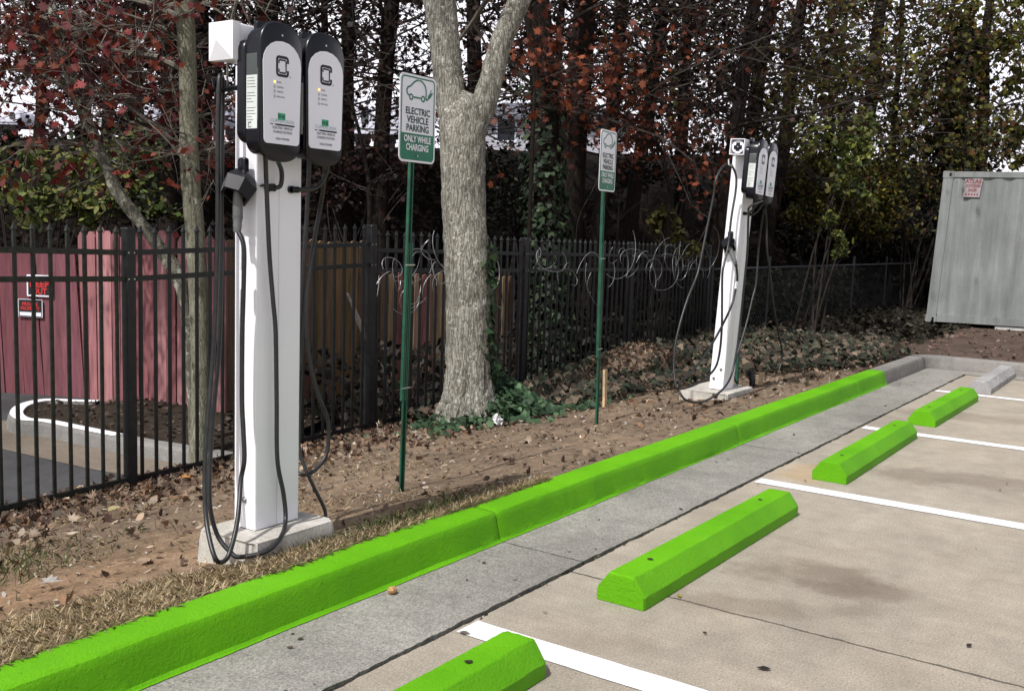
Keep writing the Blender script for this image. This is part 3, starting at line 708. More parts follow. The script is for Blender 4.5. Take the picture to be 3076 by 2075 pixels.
def charger(st, cx, yb, zb, h, label_tail, lit, tape):
    """wall unit on the cross bar: cx centre, yb back plane, zb bottom"""
    w = .222; front = .127
    mb = MB(); org = (cx, yb, zb)
    mb.prism(rounded(.236, h * .74, .045, 6, 0, h * .50), org, EX, EZ, NY, 0.0, .042, .014)
    mb.prism(rounded(.216, h * .91, .05, 6, 0, h * .505, .075), org, EX, EZ, NY, .042, .114, .004)
    b = mb.build('charger', M['blackplastic'], st, True)
    if label_tail: b['label'] = label_tail
    mb = MB(); mb.prism(rounded(.2185, h * .50, .012, 3, 0, h * .52), org, EX, EZ, NY, .044, .112, .001)
    mb.build('side_panel', M['darkgreyplastic'], b, True)
    mb = MB(); mb.prism(charger_fascia_outline(w, h), org, EX, EZ, NY, .106, front, .010)
    mb.build('front_cover', M['blackplastic'], b, True)
    lw = .200; l0, l1 = .128 * h, .862 * h
    o = rounded(lw * .93, l1 - l0, .016, 5, 0, (l0 + l1) / 2, .088)
    o = [(x * (1 + .075 * min(1, (y - l0) / (.55 * h))), y) for x, y in o]
    mb = MB(); mb.prism(o, org, EX, EZ, NY, front - .002, front + .0022); mb.build('faceplate', M['plate'], b)
    f = front + .0030
    # emblem: two nested brackets
    ec = .685 * h; ew, eh = .066, .080
    mb = MB()
    def arcpts(pts): return pts
    a, c_ = ew / 2 - .0045, eh / 2 - .0045; r = .009
    outer = [(a, .014), (a, c_ - r), (a - r * .3, c_ - r * .3), (a - r, c_), (-a + r, c_), (-a + r * .3, c_ - r * .3), (-a, c_ - r), (-a, -c_ + r), (-a + r * .3, -c_ + r * .3), (-a + r, -c_), (a - r, -c_), (a - r * .3, -c_ + r * .3), (a, -c_ + r), (a, -.014)]
    a2, c2, r2 = .0185, .0245, .003
    inner = [(-a2, .0105), (-a2, c2 - r2), (-a2 + r2, c2), (a2 - r2, c2), (a2, c2 - r2), (a2, -c2 + r2), (a2 - r2, -c2), (-a2 + r2, -c2), (-a2, -c2 + r2), (-a2, -.0105)]
    oo = V3(cx, yb, zb + ec)
    mb.stroke(outer, .0106, oo, EX, EZ, NY, f); mb.stroke(inner, .0056, oo, EX, EZ, NY, f)
    mb.build('emblem', M['ink'], b)
    mb = MB()
    text_into(mb, '®', oo + V3(.041, 0, -.040), EX, EZ, NY, .008, f)
    zz = [.568, .534, .501, .465]
    for q, (tx, ww) in enumerate((('POWER', .026), ('CHARGING', .040), ('COMPLETE', .037), ('SERVICE REQ', .049))):
        text_into(mb, tx, V3(cx - .030, yb, zb + h * zz[q] - .0025), EX, EZ, NY, .0062, f, None, .012, 'LEFT', .8)
    def smallcaps(s, x0, z, cap, width, fat):
        text_into(mb, s, V3(cx + x0, yb, z), EX, EZ, NY, cap, f, width, fat)
    smallcaps('ELECTRIC VEHICLE', .003, zb + .236 * h, .0098, .104, .02)
    smallcaps('CHARGE STATION', .003, zb + .206 * h, .0098, .100, .02)
    smallcaps('HIGH POWER', .003, zb + .158 * h, .0086, .072, .02)
    mb.build('lettering', M['greyink'], b)
    mb = MB(); text_into(mb, 'CLIPPERCREEK', V3(cx + .002, yb, zb + .283 * h), EX, EZ, NY, .0125, f, .128, .006); mb.build('lettering', M['blueink'], b)
    mb = MB(); mb.add([V3(cx + x, yb - f, zb + z) for x, z in ((-.062, .2705 * h), (-.047, .2705 * h), (-.047, .264 * h), (-.062, .264 * h))], [(3, 2, 1, 0)])
    mb.add([V3(cx + x, yb - f, zb + z) for x, z in ((-.043, .268 * h), (-.030, .273 * h), (.066, .273 * h), (.066, .261 * h), (-.030, .261 * h))], [(4, 3, 2, 1, 0)])
    mb.build('underline', M['ink'], b)
    mb = MB()
    for q in range(4):
        mb.stroke([(-.041 + .0048 * math.cos(t_) * .7, h * zz[q] + .0055 * math.sin(t_)) for t_ in np.arange(0, 6.28, .6)], .0018, org, EX, EZ, NY, f, True)
    mb.build('indicator_rings', M['greyink'], b)
    if lit:
        mb = MB(); n = 12; mb.add([V3(cx - .041 + .0052 * math.cos(6.283 * k / n), yb - f - .0012, zb + h * zz[0] + .0052 * math.sin(6.283 * k / n)) for k in range(n)] + [V3(cx - .041, yb - f - .004, zb + h * zz[0])], [(k, (k + 1) % n, n) for k in range(n)])
        mb.build('indicator_light', M['led'], b)
    mb = MB(); tw, th = .039, .027; mb.prism([(-tw / 2, -th / 2), (tw / 2, -th / 2), (tw / 2, th / 2), (-tw / 2, th / 2)], V3(cx - .003, yb, zb + .327 * h), EX, EZ, NY, front, f + .0002)
    tp = mb.build('tape_label', M['tape'], b)
    mb = MB(); text_into(mb, tape, V3(cx - .003, yb, zb + .327 * h - .0065), EX, EZ, NY, .0135, f + .0010, .032, .02); mb.build('lettering', M['ink'], b)
    # spec sticker on the left flank
    xl = cx - .1096; mb = MB(); mb.prism([(-.034, -.103), (.028, -.103), (.028, .103), (-.034, .103)], V3(xl, yb - .080, zb + .415 * h), (0, -1, 0), EZ, (-1, 0, 0), 0, .0012); sk = mb.build('sticker', M['sticker'], b)
    mb = MB(); r_ = random.Random(5)
    for k in range(15):
        z = zb + .415 * h + .092 - k * .0115
        if k in (4, 9): continue
        x0 = -.030; L = r_.uniform(.024, .052)
        mb.stroke([(x0, 0), (x0 + L, 0)], .0017, V3(xl, yb - .080, z), (0, -1, 0), EZ, (-1, 0, 0), .0020)
    k = .0075; sq = V3(xl, yb - .066, zb + .415 * h - .088); mb.stroke([(k, .004), (k, k * 1.2), (-k, k * 1.2), (-k, -k * 1.2), (k, -k * 1.2), (k, -.004)], .003, sq, (0, -1, 0), EZ, (-1, 0, 0), .0020)
    mb.build('fine_print', M['greyink'], b)
    # mounting lug and screw on the hood
    mb = MB(); mb.tube([V3(cx + .0, yb - front + .006, zb + h * .905), V3(cx + .0, yb - front - .0015, zb + h * .905)], .0045, 8); mb.build('screw', M['screw'], b)
    mb = MB(); mb.prism(rounded(.07, .05, .012, 4, 0, h * .975), org, EX, EZ, NY, .001, .02, .003); mb.build('mounting_lug', M['blackplastic'], b, True)
    return b

def cable_path(st, pts, name='charging_cable', rad=.0098, smooth_n=7):
    P = spline(pts, smooth_n)
    mb = MB(); mb.tube(P, rad, 10); return mb.build(name, M['cable'], st, True)

def station(loc, oy, zb, zc, shift, capped, label, label_c):
    ox = loc
    st = thing('charging_station', (ox + .125, oy + .07, zb), label, 'charging station', 'white twin charging stations behind the green kerb')
    for k, x0 in enumerate((ox, ox + .1265)):
        mb = MB(); mb.prism(rounded(.125, .134, .006, 3), (x0 + .0625, oy + .067, 0), EX, (0, 1, 0), EZ, zb + .006, zc); mb.build('post', M['vinyl'], st, True)
    mb = MB(); mb.box((ox + .1245, oy + .004, zb + .02), (ox + .127, oy + .12, zc - .01)); mb.build('seam', M['vinyl_seam'], st)
    x0, x1 = ox - .145 + shift, ox + .46 + shift; y0, y1 = oy - .025, oy + .108; hh = .138
    # cross bar, open at the visible end, so build walls
    mb = MB(); t_ = .006; cy = (y0 + y1) / 2; cz = zc + hh / 2 + .001
    o = rounded(y1 - y0, hh, .006, 3, 0, 0); i_ = rounded(y1 - y0 - 2 * t_, hh - 2 * t_, .004, 3, 0, 0); n = len(o)
    vs = [(x0, cy + a, cz + b_) for a, b_ in o] + [(x1, cy + a, cz + b_) for a, b_ in o] + [(x0, cy + a, cz + b_) for a, b_ in i_] + [(x0 + .25, cy + a, cz + b_) for a, b_ in i_]
    fs = []
    for k in range(n):
        j = (k + 1) % n; fs += [(k, n + k, n + j, j), (k, j, 2 * n + j, 2 * n + k), (2 * n + k, 2 * n + j, 3 * n + j, 3 * n + k)]
    fs += [tuple(range(n, 2 * n)), tuple(range(3 * n, 4 * n))[::-1]]
    mb.add(vs, fs); cb = mb.build('cross_bar', M['vinyl'], st, True)
    if capped:
        mb = MB(); k = .005; xx = x0 - .018; q = [(y0 - k, zc - k), (y1 + k, zc - k), (y1 + k, zc + hh + k), (y0 - k, zc + hh + k)]
        vs = [(x0 + .03, a, b_) for a, b_ in q] + [(x0 - .004, a, b_) for a, b_ in q] + [(x0 - .028, cy, cz)]
        mb.add(vs, [(0, 1, 5, 4), (1, 2, 6, 5), (2, 3, 7, 6), (3, 0, 4, 7), (4, 5, 8), (5, 6, 8), (6, 7, 8), (7, 4, 8)]); mb.build('end_cap', M['vinyl'], cb)
    else:
        mb = MB(); n = 20; mb.prism([(.056 * math.cos(6.283 * k / n), .056 * math.sin(6.283 * k / n)) for k in range(n)], (x0 + .02, cy, cz), (0, -1, 0), EZ, (-1, 0, 0), -.004, .002, .001); mb.build('round_plug', M['vinyl'], cb, True)
        mb = MB()
        mb.prism(rounded(.038, .074, .006, 2), (x0 + .02, cy, cz), (0, -1, 0), EZ, (-1, 0, 0), .001, .0035); mb.prism(rounded(.076, .036, .006, 2), (x0 + .02, cy - .001, cz - .004), (0, -1, 0), EZ, (-1, 0, 0), .0012, .0042); mb.build('cross_opening', M['blackplastic'], cb)
        mb = MB(); mb.prism(rounded(.012, .009, .003, 2), (x0 + .02, cy, cz), (0, -1, 0), EZ, (-1, 0, 0), .004, .006); mb.build('bolt', M['screw'], cb)
    mb = MB()
    for (bx, bz) in ((x0 + .035, zc + .06),): mb.tube([V3(bx, y0 + .002, bz), V3(bx, y0 - .003, bz)], .006, 8)
    mb.build('screw', M['blackplastic'], cb)
    h = .545; z0 = zc + hh - h + .012
    charger(st, ox - .005 + shift, y0, z0, h, None, capped, 'EV #1' if capped else 'EV')
    charger(st, ox + .236 + shift, y0, z0, h, None, capped, 'EV #2' if capped else 'EV')
    # anchor bolts on the left face
    for (dy, dz) in (((.065, .13),) if capped else ((.095, .10), (.035, .19))):
        mb = MB(); mb.tube([V3(ox + .001, oy + dy, zb + dz), V3(ox - .004, oy + dy, zb + dz)], .014, 12); mb.tube([V3(ox - .004, oy + dy, zb + dz), V3(ox - .011, oy + dy, zb + dz)], .009, 6); mb.build('anchor_bolt', M['screw'], st)
    # cable glands and short whips on the front face
    for gx in (.055, .185):
        mb = MB(); mb.tube([V3(ox + gx, oy + .001, z0 - .10), V3(ox + gx, oy - .014, z0 - .10)], .016, 12); mb.tube([V3(ox + gx, oy - .014, z0 - .10), V3(ox + gx + .022, oy - .030, z0 - .10)], .014, 10); mb.build('cable_gland', M['blackplastic'], st, True)
    return st, z0

def holster(st, c, plug_bot, tilt):
    """hex holster on the left face with the plug hanging out of it"""
    c = np.array(c, float); a = np.array(tilt, float); a /= np.linalg.norm(a)
    u = np.cross(a, [0, 1, 0.]); u /= np.linalg.norm(u); v = np.cross(u, a)
    mb = MB(); rings = []
    for d, r in ((-.055, .046), (-.01, .070), (.05, .058)): rings.append([c + a * d + (u * math.cos(k * math.pi / 3) * 1.12 + v * math.sin(k * math.pi / 3)) * r for k in range(6)])
    rings.append([c + a * .05 + (u * math.cos(k * math.pi / 3) * 1.12 + v * math.sin(k * math.pi / 3)) * .046 for k in range(6)])
    rings.append([c + a * -.01 + (u * math.cos(k * math.pi / 3) * 1.12 + v * math.sin(k * math.pi / 3)) * .040 for k in range(6)])
    vs = [p for r in rings for p in r]; fs = [(i * 6 + k, i * 6 + (k + 1) % 6, (i + 1) * 6 + (k + 1) % 6, (i + 1) * 6 + k) for i in range(4) for k in range(6)] + [tuple(range(6))[::-1], tuple(range(24, 30))]
    mb.add(vs, fs); ho = mb.build('plug_holster', M['blackplastic'], st)
    mb = MB(); mb.prism(rounded(.046, .07, .014, 4), c + V3(.03, 0, .085), (0, -1, 0), EZ, (-1, 0, 0), 0, .022, .006); mb.build('holster_clip', M['blackplastic'], ho, True)
    pb = np.array(plug_bot, float); top = c + a * .01; ax = pb - top; L = np.linalg.norm(ax); ax /= L
    mb = MB(); mb.tube([top, top + ax * L * .62], [.021, .0205], 14); mb.tube([top + ax * L * .62, top + ax * L * .64, top + ax * L * .80, top + ax * L * .82, pb], [.022, .0215, .017, .0185, .015], 14)
    pg = mb.build('plug', M['greyplastic'], st, True)
    return pb

def build_stations():
    st, z0 = station(2.85, 3.25, .2, 2.152, 0, True, 'nearest white charging station, pyramid-capped cross bar and two wall chargers, thick cable loops', 0)
    pb = holster(st, (2.790, 3.285, 1.655), (2.775, 3.278, 1.470), (-.55, -.12, -.75))
    F = lambda x, y, Y=3.215: at_y(x, y, Y)
    S = lambda x, y, X=2.78: at_x(x, y, X)
    L = lambda x, y, Y=3.37: at_y(x, y, Y)
    lo = at_z(661, 1688, .150); lo2 = at_z(720, 1672, .150)
    p = [V3(2.80, 3.15, z0 + .03), F(797, 470, 3.16), F(800, 545, 3.20), F(809, 760), F(820, 900), F(828, 1000), F(831, 1200), F(833, 1378), F(851, 1480), F(858, 1557, 3.20), F(845, 1610, 3.13), F(800, 1655, 3.10), lo2, F(690, 1655, 3.20), F(655, 1610, 3.26), F(634, 1540, 3.31), F(629, 1460, 3.34), L(634, 1330), L(645, 1200), L(658, 1050), L(664, 860), L(665, 600), L(667, 420), L(669, 300), L(668, 240, 3.365), L(664, 226, 3.35), L(659, 240, 3.338), L(657, 300, 3.333), L(655, 420, 3.335), L(654, 700, 3.345), L(647, 950, 3.355), L(634, 1150, 3.355), L(619, 1330, 3.34), L(615, 1450, 3.32), L(619, 1550, 3.28), L(630, 1620, 3.22), L(645, 1672, 3.17), lo, at_y(684, 1672, 3.13), at_y(704, 1610, 3.16), at_y(716, 1540, 3.19), S(724, 1440, 2.77), S(734, 1380, 2.775), S(731, 1290, 2.78), S(727, 1200, 2.785), S(728, 1000, 2.785), S(732, 850), S(732, 740, 2.777), pb + V3(0, 0, .012)]
    c = cable_path(st, p); 
    mb = MB(); a = S(729, 868, 2.784); b_ = S(727.5, 812, 2.783); mb.tube([a, b_], .0125, 10); mb.build('cable_tag', M['vinyl'], c, True)
    # second charger: cable behind the right edge
    R = lambda x, y, Y=3.42: at_y(x, y, Y)
    p = [V3(3.09, 3.12, z0 + .03), R(975, 505, 3.18), R(972, 560, 3.30), R(963, 620, 3.40), R(950, 690), R(934, 790), R(924, 880), R(921, 960), R(925, 1040), R(938, 1120), R(961, 1200), R(977, 1236), R(987, 1280), R(984, 1350), R(966, 1390), R(936, 1419), R(905, 1424, 3.44), R(890, 1400, 3.47), R(888, 1250, 3.47), R(900, 1000, 3.45), R(912, 800, 3.43), R(922, 640), R(928, 520, 3.40), R(930, 445, 3.37), R(935, 425, 3.35)]
    cable_path(st, p)
    p = [R(915, 800, 3.47), R(905, 1100, 3.47), R(898, 1300, 3.45), R(904, 1368, 3.42), R(932, 1440, 3.36), R(972, 1521, 3.31), R(978, 1553, 3.29), at_z(977, 1575, .14)]
    cable_path(st, p, 'supply_cable', .0085)
    for gx, q in ((.055, 0), (.185, 1)):
        cxx = 2.845 + .241 * q
        p = [V3(cxx + (0.03 if q == 0 else .08), 3.16, z0 + .02), V3(2.85 + gx + (.035 if q == 0 else .16), 3.20, z0 - .03), V3(2.85 + gx + (.045 if q == 0 else .12), 3.215, z0 - .085), V3(2.85 + gx + .02, 3.222, z0 - .10)]
        cable_path(st, p, 'whip_cable', .0095)
    mb = MB(); q = at_y(664, 262, 3.36); mb.tube([q + V3(.09, 0, .01), q + V3(.0, 0, -.012), q + V3(-.03, 0, 0), q + V3(-.034, 0, .03)], .011, 8); mb.build('cable_hook', M['blackplastic'], st, True)
    mb = MB(); q = at_y(797, 555, 3.245); mb.tube([q + V3(-.03, 0, -.004), q + V3(-.01, -.03, -.004), q + V3(.016, -.036, 0), q + V3(.018, -.01, 0)], .006, 8); mb.build('cable_clip', M['blackplastic'], st, True)

    st, z0 = station(8.53, 3.515, .135, 2.228, 0, False, 'farther white charging station with an open-ended cross bar, long cables looping on both sides', 1)
    piv = Matrix.Translation((8.655, 3.58, .135)); lean = piv @ Matrix.Rotation(.046, 4, Vector((0, 0, 1)).cross(Vector((.568, -.823, 0))).normalized()) @ piv.inverted()
    for ch in st.children_recursive: ch.data.transform(lean)
    tip = lean @ Vector((8.53 + .08, 3.36, z0)); tip2 = lean @ Vector((8.53 + .31, 3.40, z0)); gl = lean @ Vector((8.53 + .1, 3.485, z0 - .10)); CY = 3.40
    pb = holster(st, at_y(2190, 735, 3.535), at_y(2211, 797, 3.40), (-.55, -.35, -.6))
    F = lambda x, y, Y=3.40: at_y(x, y, Y)
    p = [np.array(tip) + V3(0, 0, .02), F(2252, 622, 3.300), F(2248, 655), F(2245, 750), F(2236, 846), F(2223, 973), F(2213, 1053), F(2197, 1126), F(2172, 1168, 3.370), F(2127, 1200, 3.350), F(2089, 1208, 3.350), F(2057, 1199, 3.380), F(2041, 1177, 3.440), F(2030, 1158, 3.470), F(2024, 1101, 3.520), F(2028, 1037, 3.540), F(2044, 967, 3.540), F(2067, 893, 3.540), F(2095, 823, 3.540), F(2111, 749, 3.540), F(2127, 669, 3.540), F(2143, 589, 3.530), F(2150, 541, 3.520), F(2169, 503, 3.510), F(2188, 491, 3.490), F(2199, 499, 3.470), F(2211, 529, 3.440), F(2210, 573, 3.425), F(2197, 653, 3.420), F(2188, 733, 3.410), F(2176, 790), F(2170, 823), F(2169, 909), F(2168, 989), F(2161, 1062), F(2145, 1110), F(2099, 1149), F(2055, 1166), F(2034, 1163), F(2051, 1139), F(2083, 1110), F(2121, 1062), F(2162, 992), F(2197, 919), F(2210, 868), F(2215, 836), pb + V3(0, 0, .012)]
    c = cable_path(st, p, smooth_n=5)
    mb = MB(); mb.tube([F(2210, 868, 3.399), F(2214, 846, 3.399)], .0125, 10); mb.build('cable_tag', M['vinyl'], c, True)
    F = lambda x, y, Y=3.70: at_y(x, y, Y)
    p = [np.array(tip2), F(2293, 640, 3.55), F(2280, 733), F(2271, 850), F(2261, 893), F(2242, 973), F(2223, 1037), F(2209, 1085), F(2205, 1133), F(2223, 1157), F(2258, 1167), F(2296, 1160), F(2325, 1142), F(2344, 1101), F(2349, 1053), F(2338, 999), F(2325, 925), F(2312, 814), F(2304, 750), F(2302, 660), np.array(tip2) + V3(.03, .04, .02)]
    cable_path(st, p, smooth_n=5)
    for gx, q in ((.055, 0), (.185, 1)):
        p = [np.array(lean @ Vector(q_)) for q_ in ((8.53 + gx + .09, 3.42, z0 + .02), (8.53 + gx + .07, 3.46, z0 - .06), (8.53 + gx + .02, 3.487, z0 - .10))]
        cable_path(st, p, 'whip_cable', .0095)
    mb = MB(); q = at_y(2188, 496, 3.45); mb.tube([q + V3(.05, .02, .05), q + V3(.0, 0, .04), q + V3(-.012, -.01, .0), q + V3(.01, -.03, -.006)], .008, 8); mb.build('cable_hook', M['screw'], st, True)
build_stations()

def pad(x0, x1, y0, y1, zt, zb, label, seed, chip=.02):
    r = np.random.default_rng(seed); n = 44; vs = []; top = []
    out = rounded(x1 - x0, y1 - y0, .028, 7, (x0 + x1) / 2, (y0 + y1) / 2); n = len(out); cx, cy = (x0 + x1) / 2, (y0 + y1) / 2
    rings = [(1.10, zb), (1.045, zt - .06), (1.012, zt - .010), (.99, zt - .002), (.95, zt), (.5, zt + .002)]
    for k, z in rings:
        j = np.convolve(r.normal(0, chip * .6, n + 4), np.ones(5) / 5, 'valid')
        for i, (x, y) in enumerate(out): vs.append((cx + (x - cx) * k + j[i], cy + (y - cy) * k + j[i] * .6, z + r.normal(0, .0025) * (z < zt)))
    m = len(rings); fs = [(q * n + i, q * n + (i + 1) % n, (q + 1) * n + (i + 1) % n, (q + 1) * n + i) for q in range(m - 1) for i in range(n)] + [tuple(range((m - 1) * n, m * n))]
    mb = MB(); mb.add(vs, fs); o = mb.build('concrete_pad', M['pad'], None, True, (cx, cy, zb)); tag(o, label, 'concrete pad', 'concrete pads under the charging stations')
pad(2.735, 3.20, 3.125, 3.47, .2, -.05, 'rough concrete footing under the nearest charging station, a cable resting on it', 3)
pad(8.36, 8.98, 3.40, 3.85, .135, -.08, 'chipped concrete footing under the farther charging station', 4, .035)

# ------------------------------------------------------------------ parking signs
def parking_sign(base, c, rot, label, zsplit):
    t = thing('parking_sign', base, label, 'sign', 'green and white vehicle parking signs')
    R = np.array([math.cos(rot), math.sin(rot), 0]); U = np.array([0, 0, 1.]); Nn = np.cross(R, U); c = np.array(c); w, h = .305, .457
    def chan(x, z0, z1, wd, dp, nm):
        q = base + R * x; q2 = np.array([c[0], c[1], 0]) + R * x
        prof = [(-wd, 0), (-wd * .55, 0), (-wd * .35, dp), (wd * .35, dp), (wd * .55, 0), (wd, 0), (wd, .004), (wd * .62, .004), (wd * .42, dp + .004), (-wd * .42, dp + .004), (-wd * .62, .004), (-wd, .004)]
        n = len(prof); f0 = (z0 - base[2]) / (c[2] - base[2]); f1 = (z1 - base[2]) / (c[2] - base[2]); vs = []
        for z, f in ((z0, f0), (z1, f1)):
            o = q * (1 - f) + q2 * f
            for a, b_ in prof: vs.append((o + R * a - Nn * (b_ + .010))[:2].tolist() + [z])
        mb = MB(); mb.add(vs, [(i, (i + 1) % n, n + (i + 1) % n, n + i) for i in range(n)] + [tuple(range(n))[::-1], tuple(range(n, 2 * n))]); return mb.build(nm, M['postgreen'], t)
    chan(0, base[2] - .1, zsplit, .019, .014, 'anchor_post')
    base2 = base - Nn * .018; 
    mb = MB(); f = lambda z: base * (1 - (z - base[2]) / (c[2] - base[2])) + c * ((z - base[2]) / (c[2] - base[2]))
    up = chan(-.012, base[2] + .45, c[2] + .2, .0165, .02, 'sign_post')
    for z in (zsplit - .12, base[2] + .52):
        bm = MB(); o = f(z) - Nn * .008; bm.tube([o - R * .038, o + R * .036], .0042, 6); bm.build('bolt', M['screw'], t)
    mb = MB(); mb.prism(rounded(w, h, .030, 6), c, R, U, Nn, .004, .0065); pl = mb.build('sign_plate', M['signwhite'], t)
    gh = h * .305
    mb = MB(); o = rounded(w - .022, gh, .022, 5, 0, -h / 2 + .011 + gh / 2, .001); mb.prism(o, c, R, U, Nn, .0060, .0072); mb.build('green_panel', M['signgreen'], pl)
    mb = MB(); mb.stroke(rounded(w - .030, h - .030, .022, 5), .0075, c, R, U, Nn, .0078, True); mb.build('border', M['signgreen'], pl)
    mb = MB(); o_ = .0085; ct = c + U * h * .335
    car = [(-.078, -.036), (-.092, -.028), (-.096, -.010), (-.088, .004), (-.068, .012), (-.040, .034), (-.014, .047), (.012, .050), (.040, .040), (.060, .018), (.066, -.010), (.064, -.034), (.070, -.046), (.082, -.038), (.092, -.026)]
    car = [tuple(q) for q in spline(car, 5)]
    mb.stroke(car, .0085, ct, R, U, Nn, o_)
    mb.stroke([(-.040, -.042), (.020, -.042)], .0085, ct, R, U, Nn, o_)
    for wx in (-.060, .040):
        mb.stroke([(wx + .0135 * math.cos(a), -.043 + .0135 * math.sin(a)) for a in np.arange(0, 6.2, .4)], .008, ct, R, U, Nn, o_, True)
    mb.stroke([(.087, -.032), (.112, -.006)], .019, ct, R, U, Nn, o_ + .0002)
    mb.stroke([(.104, -.002), (.110, .012)], .0045, ct, R, U, Nn, o_); mb.stroke([(.112, -.012), (.124, -.002)], .0045, ct, R, U, Nn, o_)
    mb.build('car_pictogram', M['signgreen'], pl)
    mb = MB()
    for tx, fy, ww in (('ELECTRIC', .085, .205), ('VEHICLE', -.012, .182), ('PARKING', -.108, .188)): text_into(mb, tx, c + U * (h * fy - .017), R, U, Nn, .0345, .0085, ww, .022)
    mb.build('lettering', M['signink'], pl)
    mb = MB()
    for tx, fy, ww in (('ONLY WHILE', -.232, .228), ('CHARGING', -.328, .19)): text_into(mb, tx, c + U * (h * fy - .016), R, U, Nn, .033, .0085, ww, .03)
    mb.build('lettering', M['signwhite'], pl)
    for fy in (.452, -.425):
        mb = MB(); o = c + U * h * fy; mb.tube([o + Nn * .006, o + Nn * .012], .0055, 8); mb.build('bolt', M['screw'], pl)
M['signink'] = simple('sign_dark_green_ink', (.008, .05, .035), .45, var=.2)
b1 = at_z(1213, 1444, .115); c1_ = at_y(1252, 359, b1[1] - .01)
parking_sign(b1, c1_, .02, 'nearer EV parking sign on a green post, left of the forked tree', 1.43)
b2 = at_z(1799, 1246, .10); c2_ = at_y(1824, 484, b2[1] + .01)
parking_sign(b2, c2_, .10, 'farther EV parking sign turned edgeways on a green post beside a wooden stake', at_y(1813, 730, b2[1])[2])

def stake(px, py, pyt, z, w, label, lean):
    b = at_z(px, py, z); d = (b - EYE) @ CM[2]; top = at_d(px + lean, pyt, d); mb = MB()
    mb.bar(b - V3(0, 0, .1), top, w, .022, (0, 1, 0)); o = mb.build('wooden_stake', M['stake'], None, False, b); tag(o, label, 'stake', 'wooden stakes in the soil')
stake(1818, 1190, 1110, .08, .045, 'pale tapered wooden stake right behind the farther sign post', 0)
stake(2284, 1158, 1118, .08, .075, 'short wide wooden stake to the right of the farther charging station', 4)
def stub():
    b = at_z(2215, 1150, .08); d = (b - EYE) @ CM[2]; mb = MB(); mb.bar(b - V3(0, 0, .1), at_d(2217, 1040, d), .035, .02, (0, 1, 0)); tag(mb.build('post_stub', M['postgreen'], None, False, b), 'short dark green post stub behind the farther charging station', 'post')
    b = at_z(2259, 1160, .08); mb = MB(); d = (b - EYE) @ CM[2]; mb.tube([b - V3(0, 0, .1), b + V3(0, 0, .06), at_d(2257, 1118, d)], .03, 10); mb.tube([at_d(2257, 1120, d), at_d(2254, 1112, d)], .045, 10); tag(mb.build('conduit_stub', M['blackplastic'], None, True, b), 'black capped conduit stub in the soil by the short wide stake', 'conduit')
stub()

# ------------------------------------------------------------------ loose wire coils on the fence
def wire_coil(name, label, x0, x1, n, seed, y=6.0, rmin=.16, rmax=.34, zc=1.2):
    r = random.Random(seed); t = thing(name, ((x0 + x1) / 2, y, zc), label, 'wire coil', 'tangled wire coils on the iron fence')
    mb = MB(); pts = []
    for k in range(n):
        cx = x0 + (x1 - x0) * (k + r.random()) / n; rad = r.uniform(rmin, rmax) * r.uniform(.6, 1.1); zz = zc + r.uniform(-.28, .16); a0 = r.uniform(0, 6.28); turn = r.uniform(1.2, 5.6); tilt = r.uniform(-.9, .9); sq = r.uniform(.6, 1)
        m = 26; arc = []
        for i in range(m + 1):
            a = a0 + turn * i / m; q = 1 + .12 * math.sin(a * 2 + k); X = cx + rad * q * math.cos(a) * math.cos(tilt); Y = y - .03 + rad * .35 * math.sin(tilt) * math.cos(a) - .10 * math.sin(a * .5 + k) ** 2; Z = zz + rad * sq * q * math.sin(a); arc.append((X, Y, Z))
        mb.tube(arc, r.uniform(.0022, .0036), 5, False)
    mb.build('wire_loop', M['wire'] if seed < 20 else M['chain'], t)
wire_coil('wire_coil', 'bright tangle of loose wire hanging over the iron fence behind the nearer sign post', 6.55, 8.3, 26, 4, zc=1.16)
wire_coil('wire_coil', 'short ends of wire curling on the iron fence to the right of the forked trunk', 9.05, 9.9, 7, 9, zc=1.15, rmax=.24)
wire_coil('wire_coil', 'dull round loops of wire along the iron fence behind the farther sign post', 10.1, 13.6, 24, 12, zc=1.2, rmin=.2, rmax=.42)

# ------------------------------------------------------------------ chain-link fence and old boards on the right
def chainlink():
    A = V3(14.15, 6.1, 0); B = V3(24.5, 5.6, 0)
    t = thing('chain_link_fence', A, 'old chain-link fence with a thin top rail running behind the container', 'fence')
    n = 5; d = (B - A) / n
    for i in range(n + 1):
        p = A + d * i; z = h1(p[0], p[1]) if p[0] < 22 else .05
        mb = MB(); mb.tube([(p[0], p[1], z - .1), (p[0] + .03 * (i % 2), p[1], 1.22)], .026, 8); mb.build('post', M['chain'], t, True)
    mb = MB(); mb.tube([A + V3(0, 0, 1.03), B + V3(0, 0, 1.06)], .018, 6); mb.build('top_rail', M['rail'], t)
    mb = MB(); L = np.linalg.norm(B - A); u = (B - A) / L; s = .11
    for k in range(int(L / s) + 10):
        for sg in (1, -1):
            x0 = k * s - (1.05 if sg < 0 else 0); a, za, b_, zb = x0, 0.0, x0 + 1.05 * 1, 1.03
            if sg < 0: za, zb = 1.03, 0.0
            if a < 0: za += (zb - za) * (-a) / 1.05; a = 0
            if b_ > L: zb -= (zb - za) * (b_ - L) / max(b_ - a, 1e-6); b_ = L
            if b_ - a < .02: continue
            P = A + u * a; Q = A + u * b_; mb.tube([P + V3(0, 0, za), Q + V3(0, 0, zb)], .0028, 3, False)
    mb.build('wire_mesh', M['chain'], t)
    o = thing('wooden_fence', (17, 6.6, 0), 'broken row of old boards overgrown with ivy behind the chain-link fence', 'fence', None)
    board_run(o, (14.6, 6.9), (21.5, 6.5), 0, .05, .62, .55, .17, [(.07, .055, .035), (.05, .04, .028), (.085, .068, .04), (.035, .03, .022)], 8, .03, .01, .04, .10)
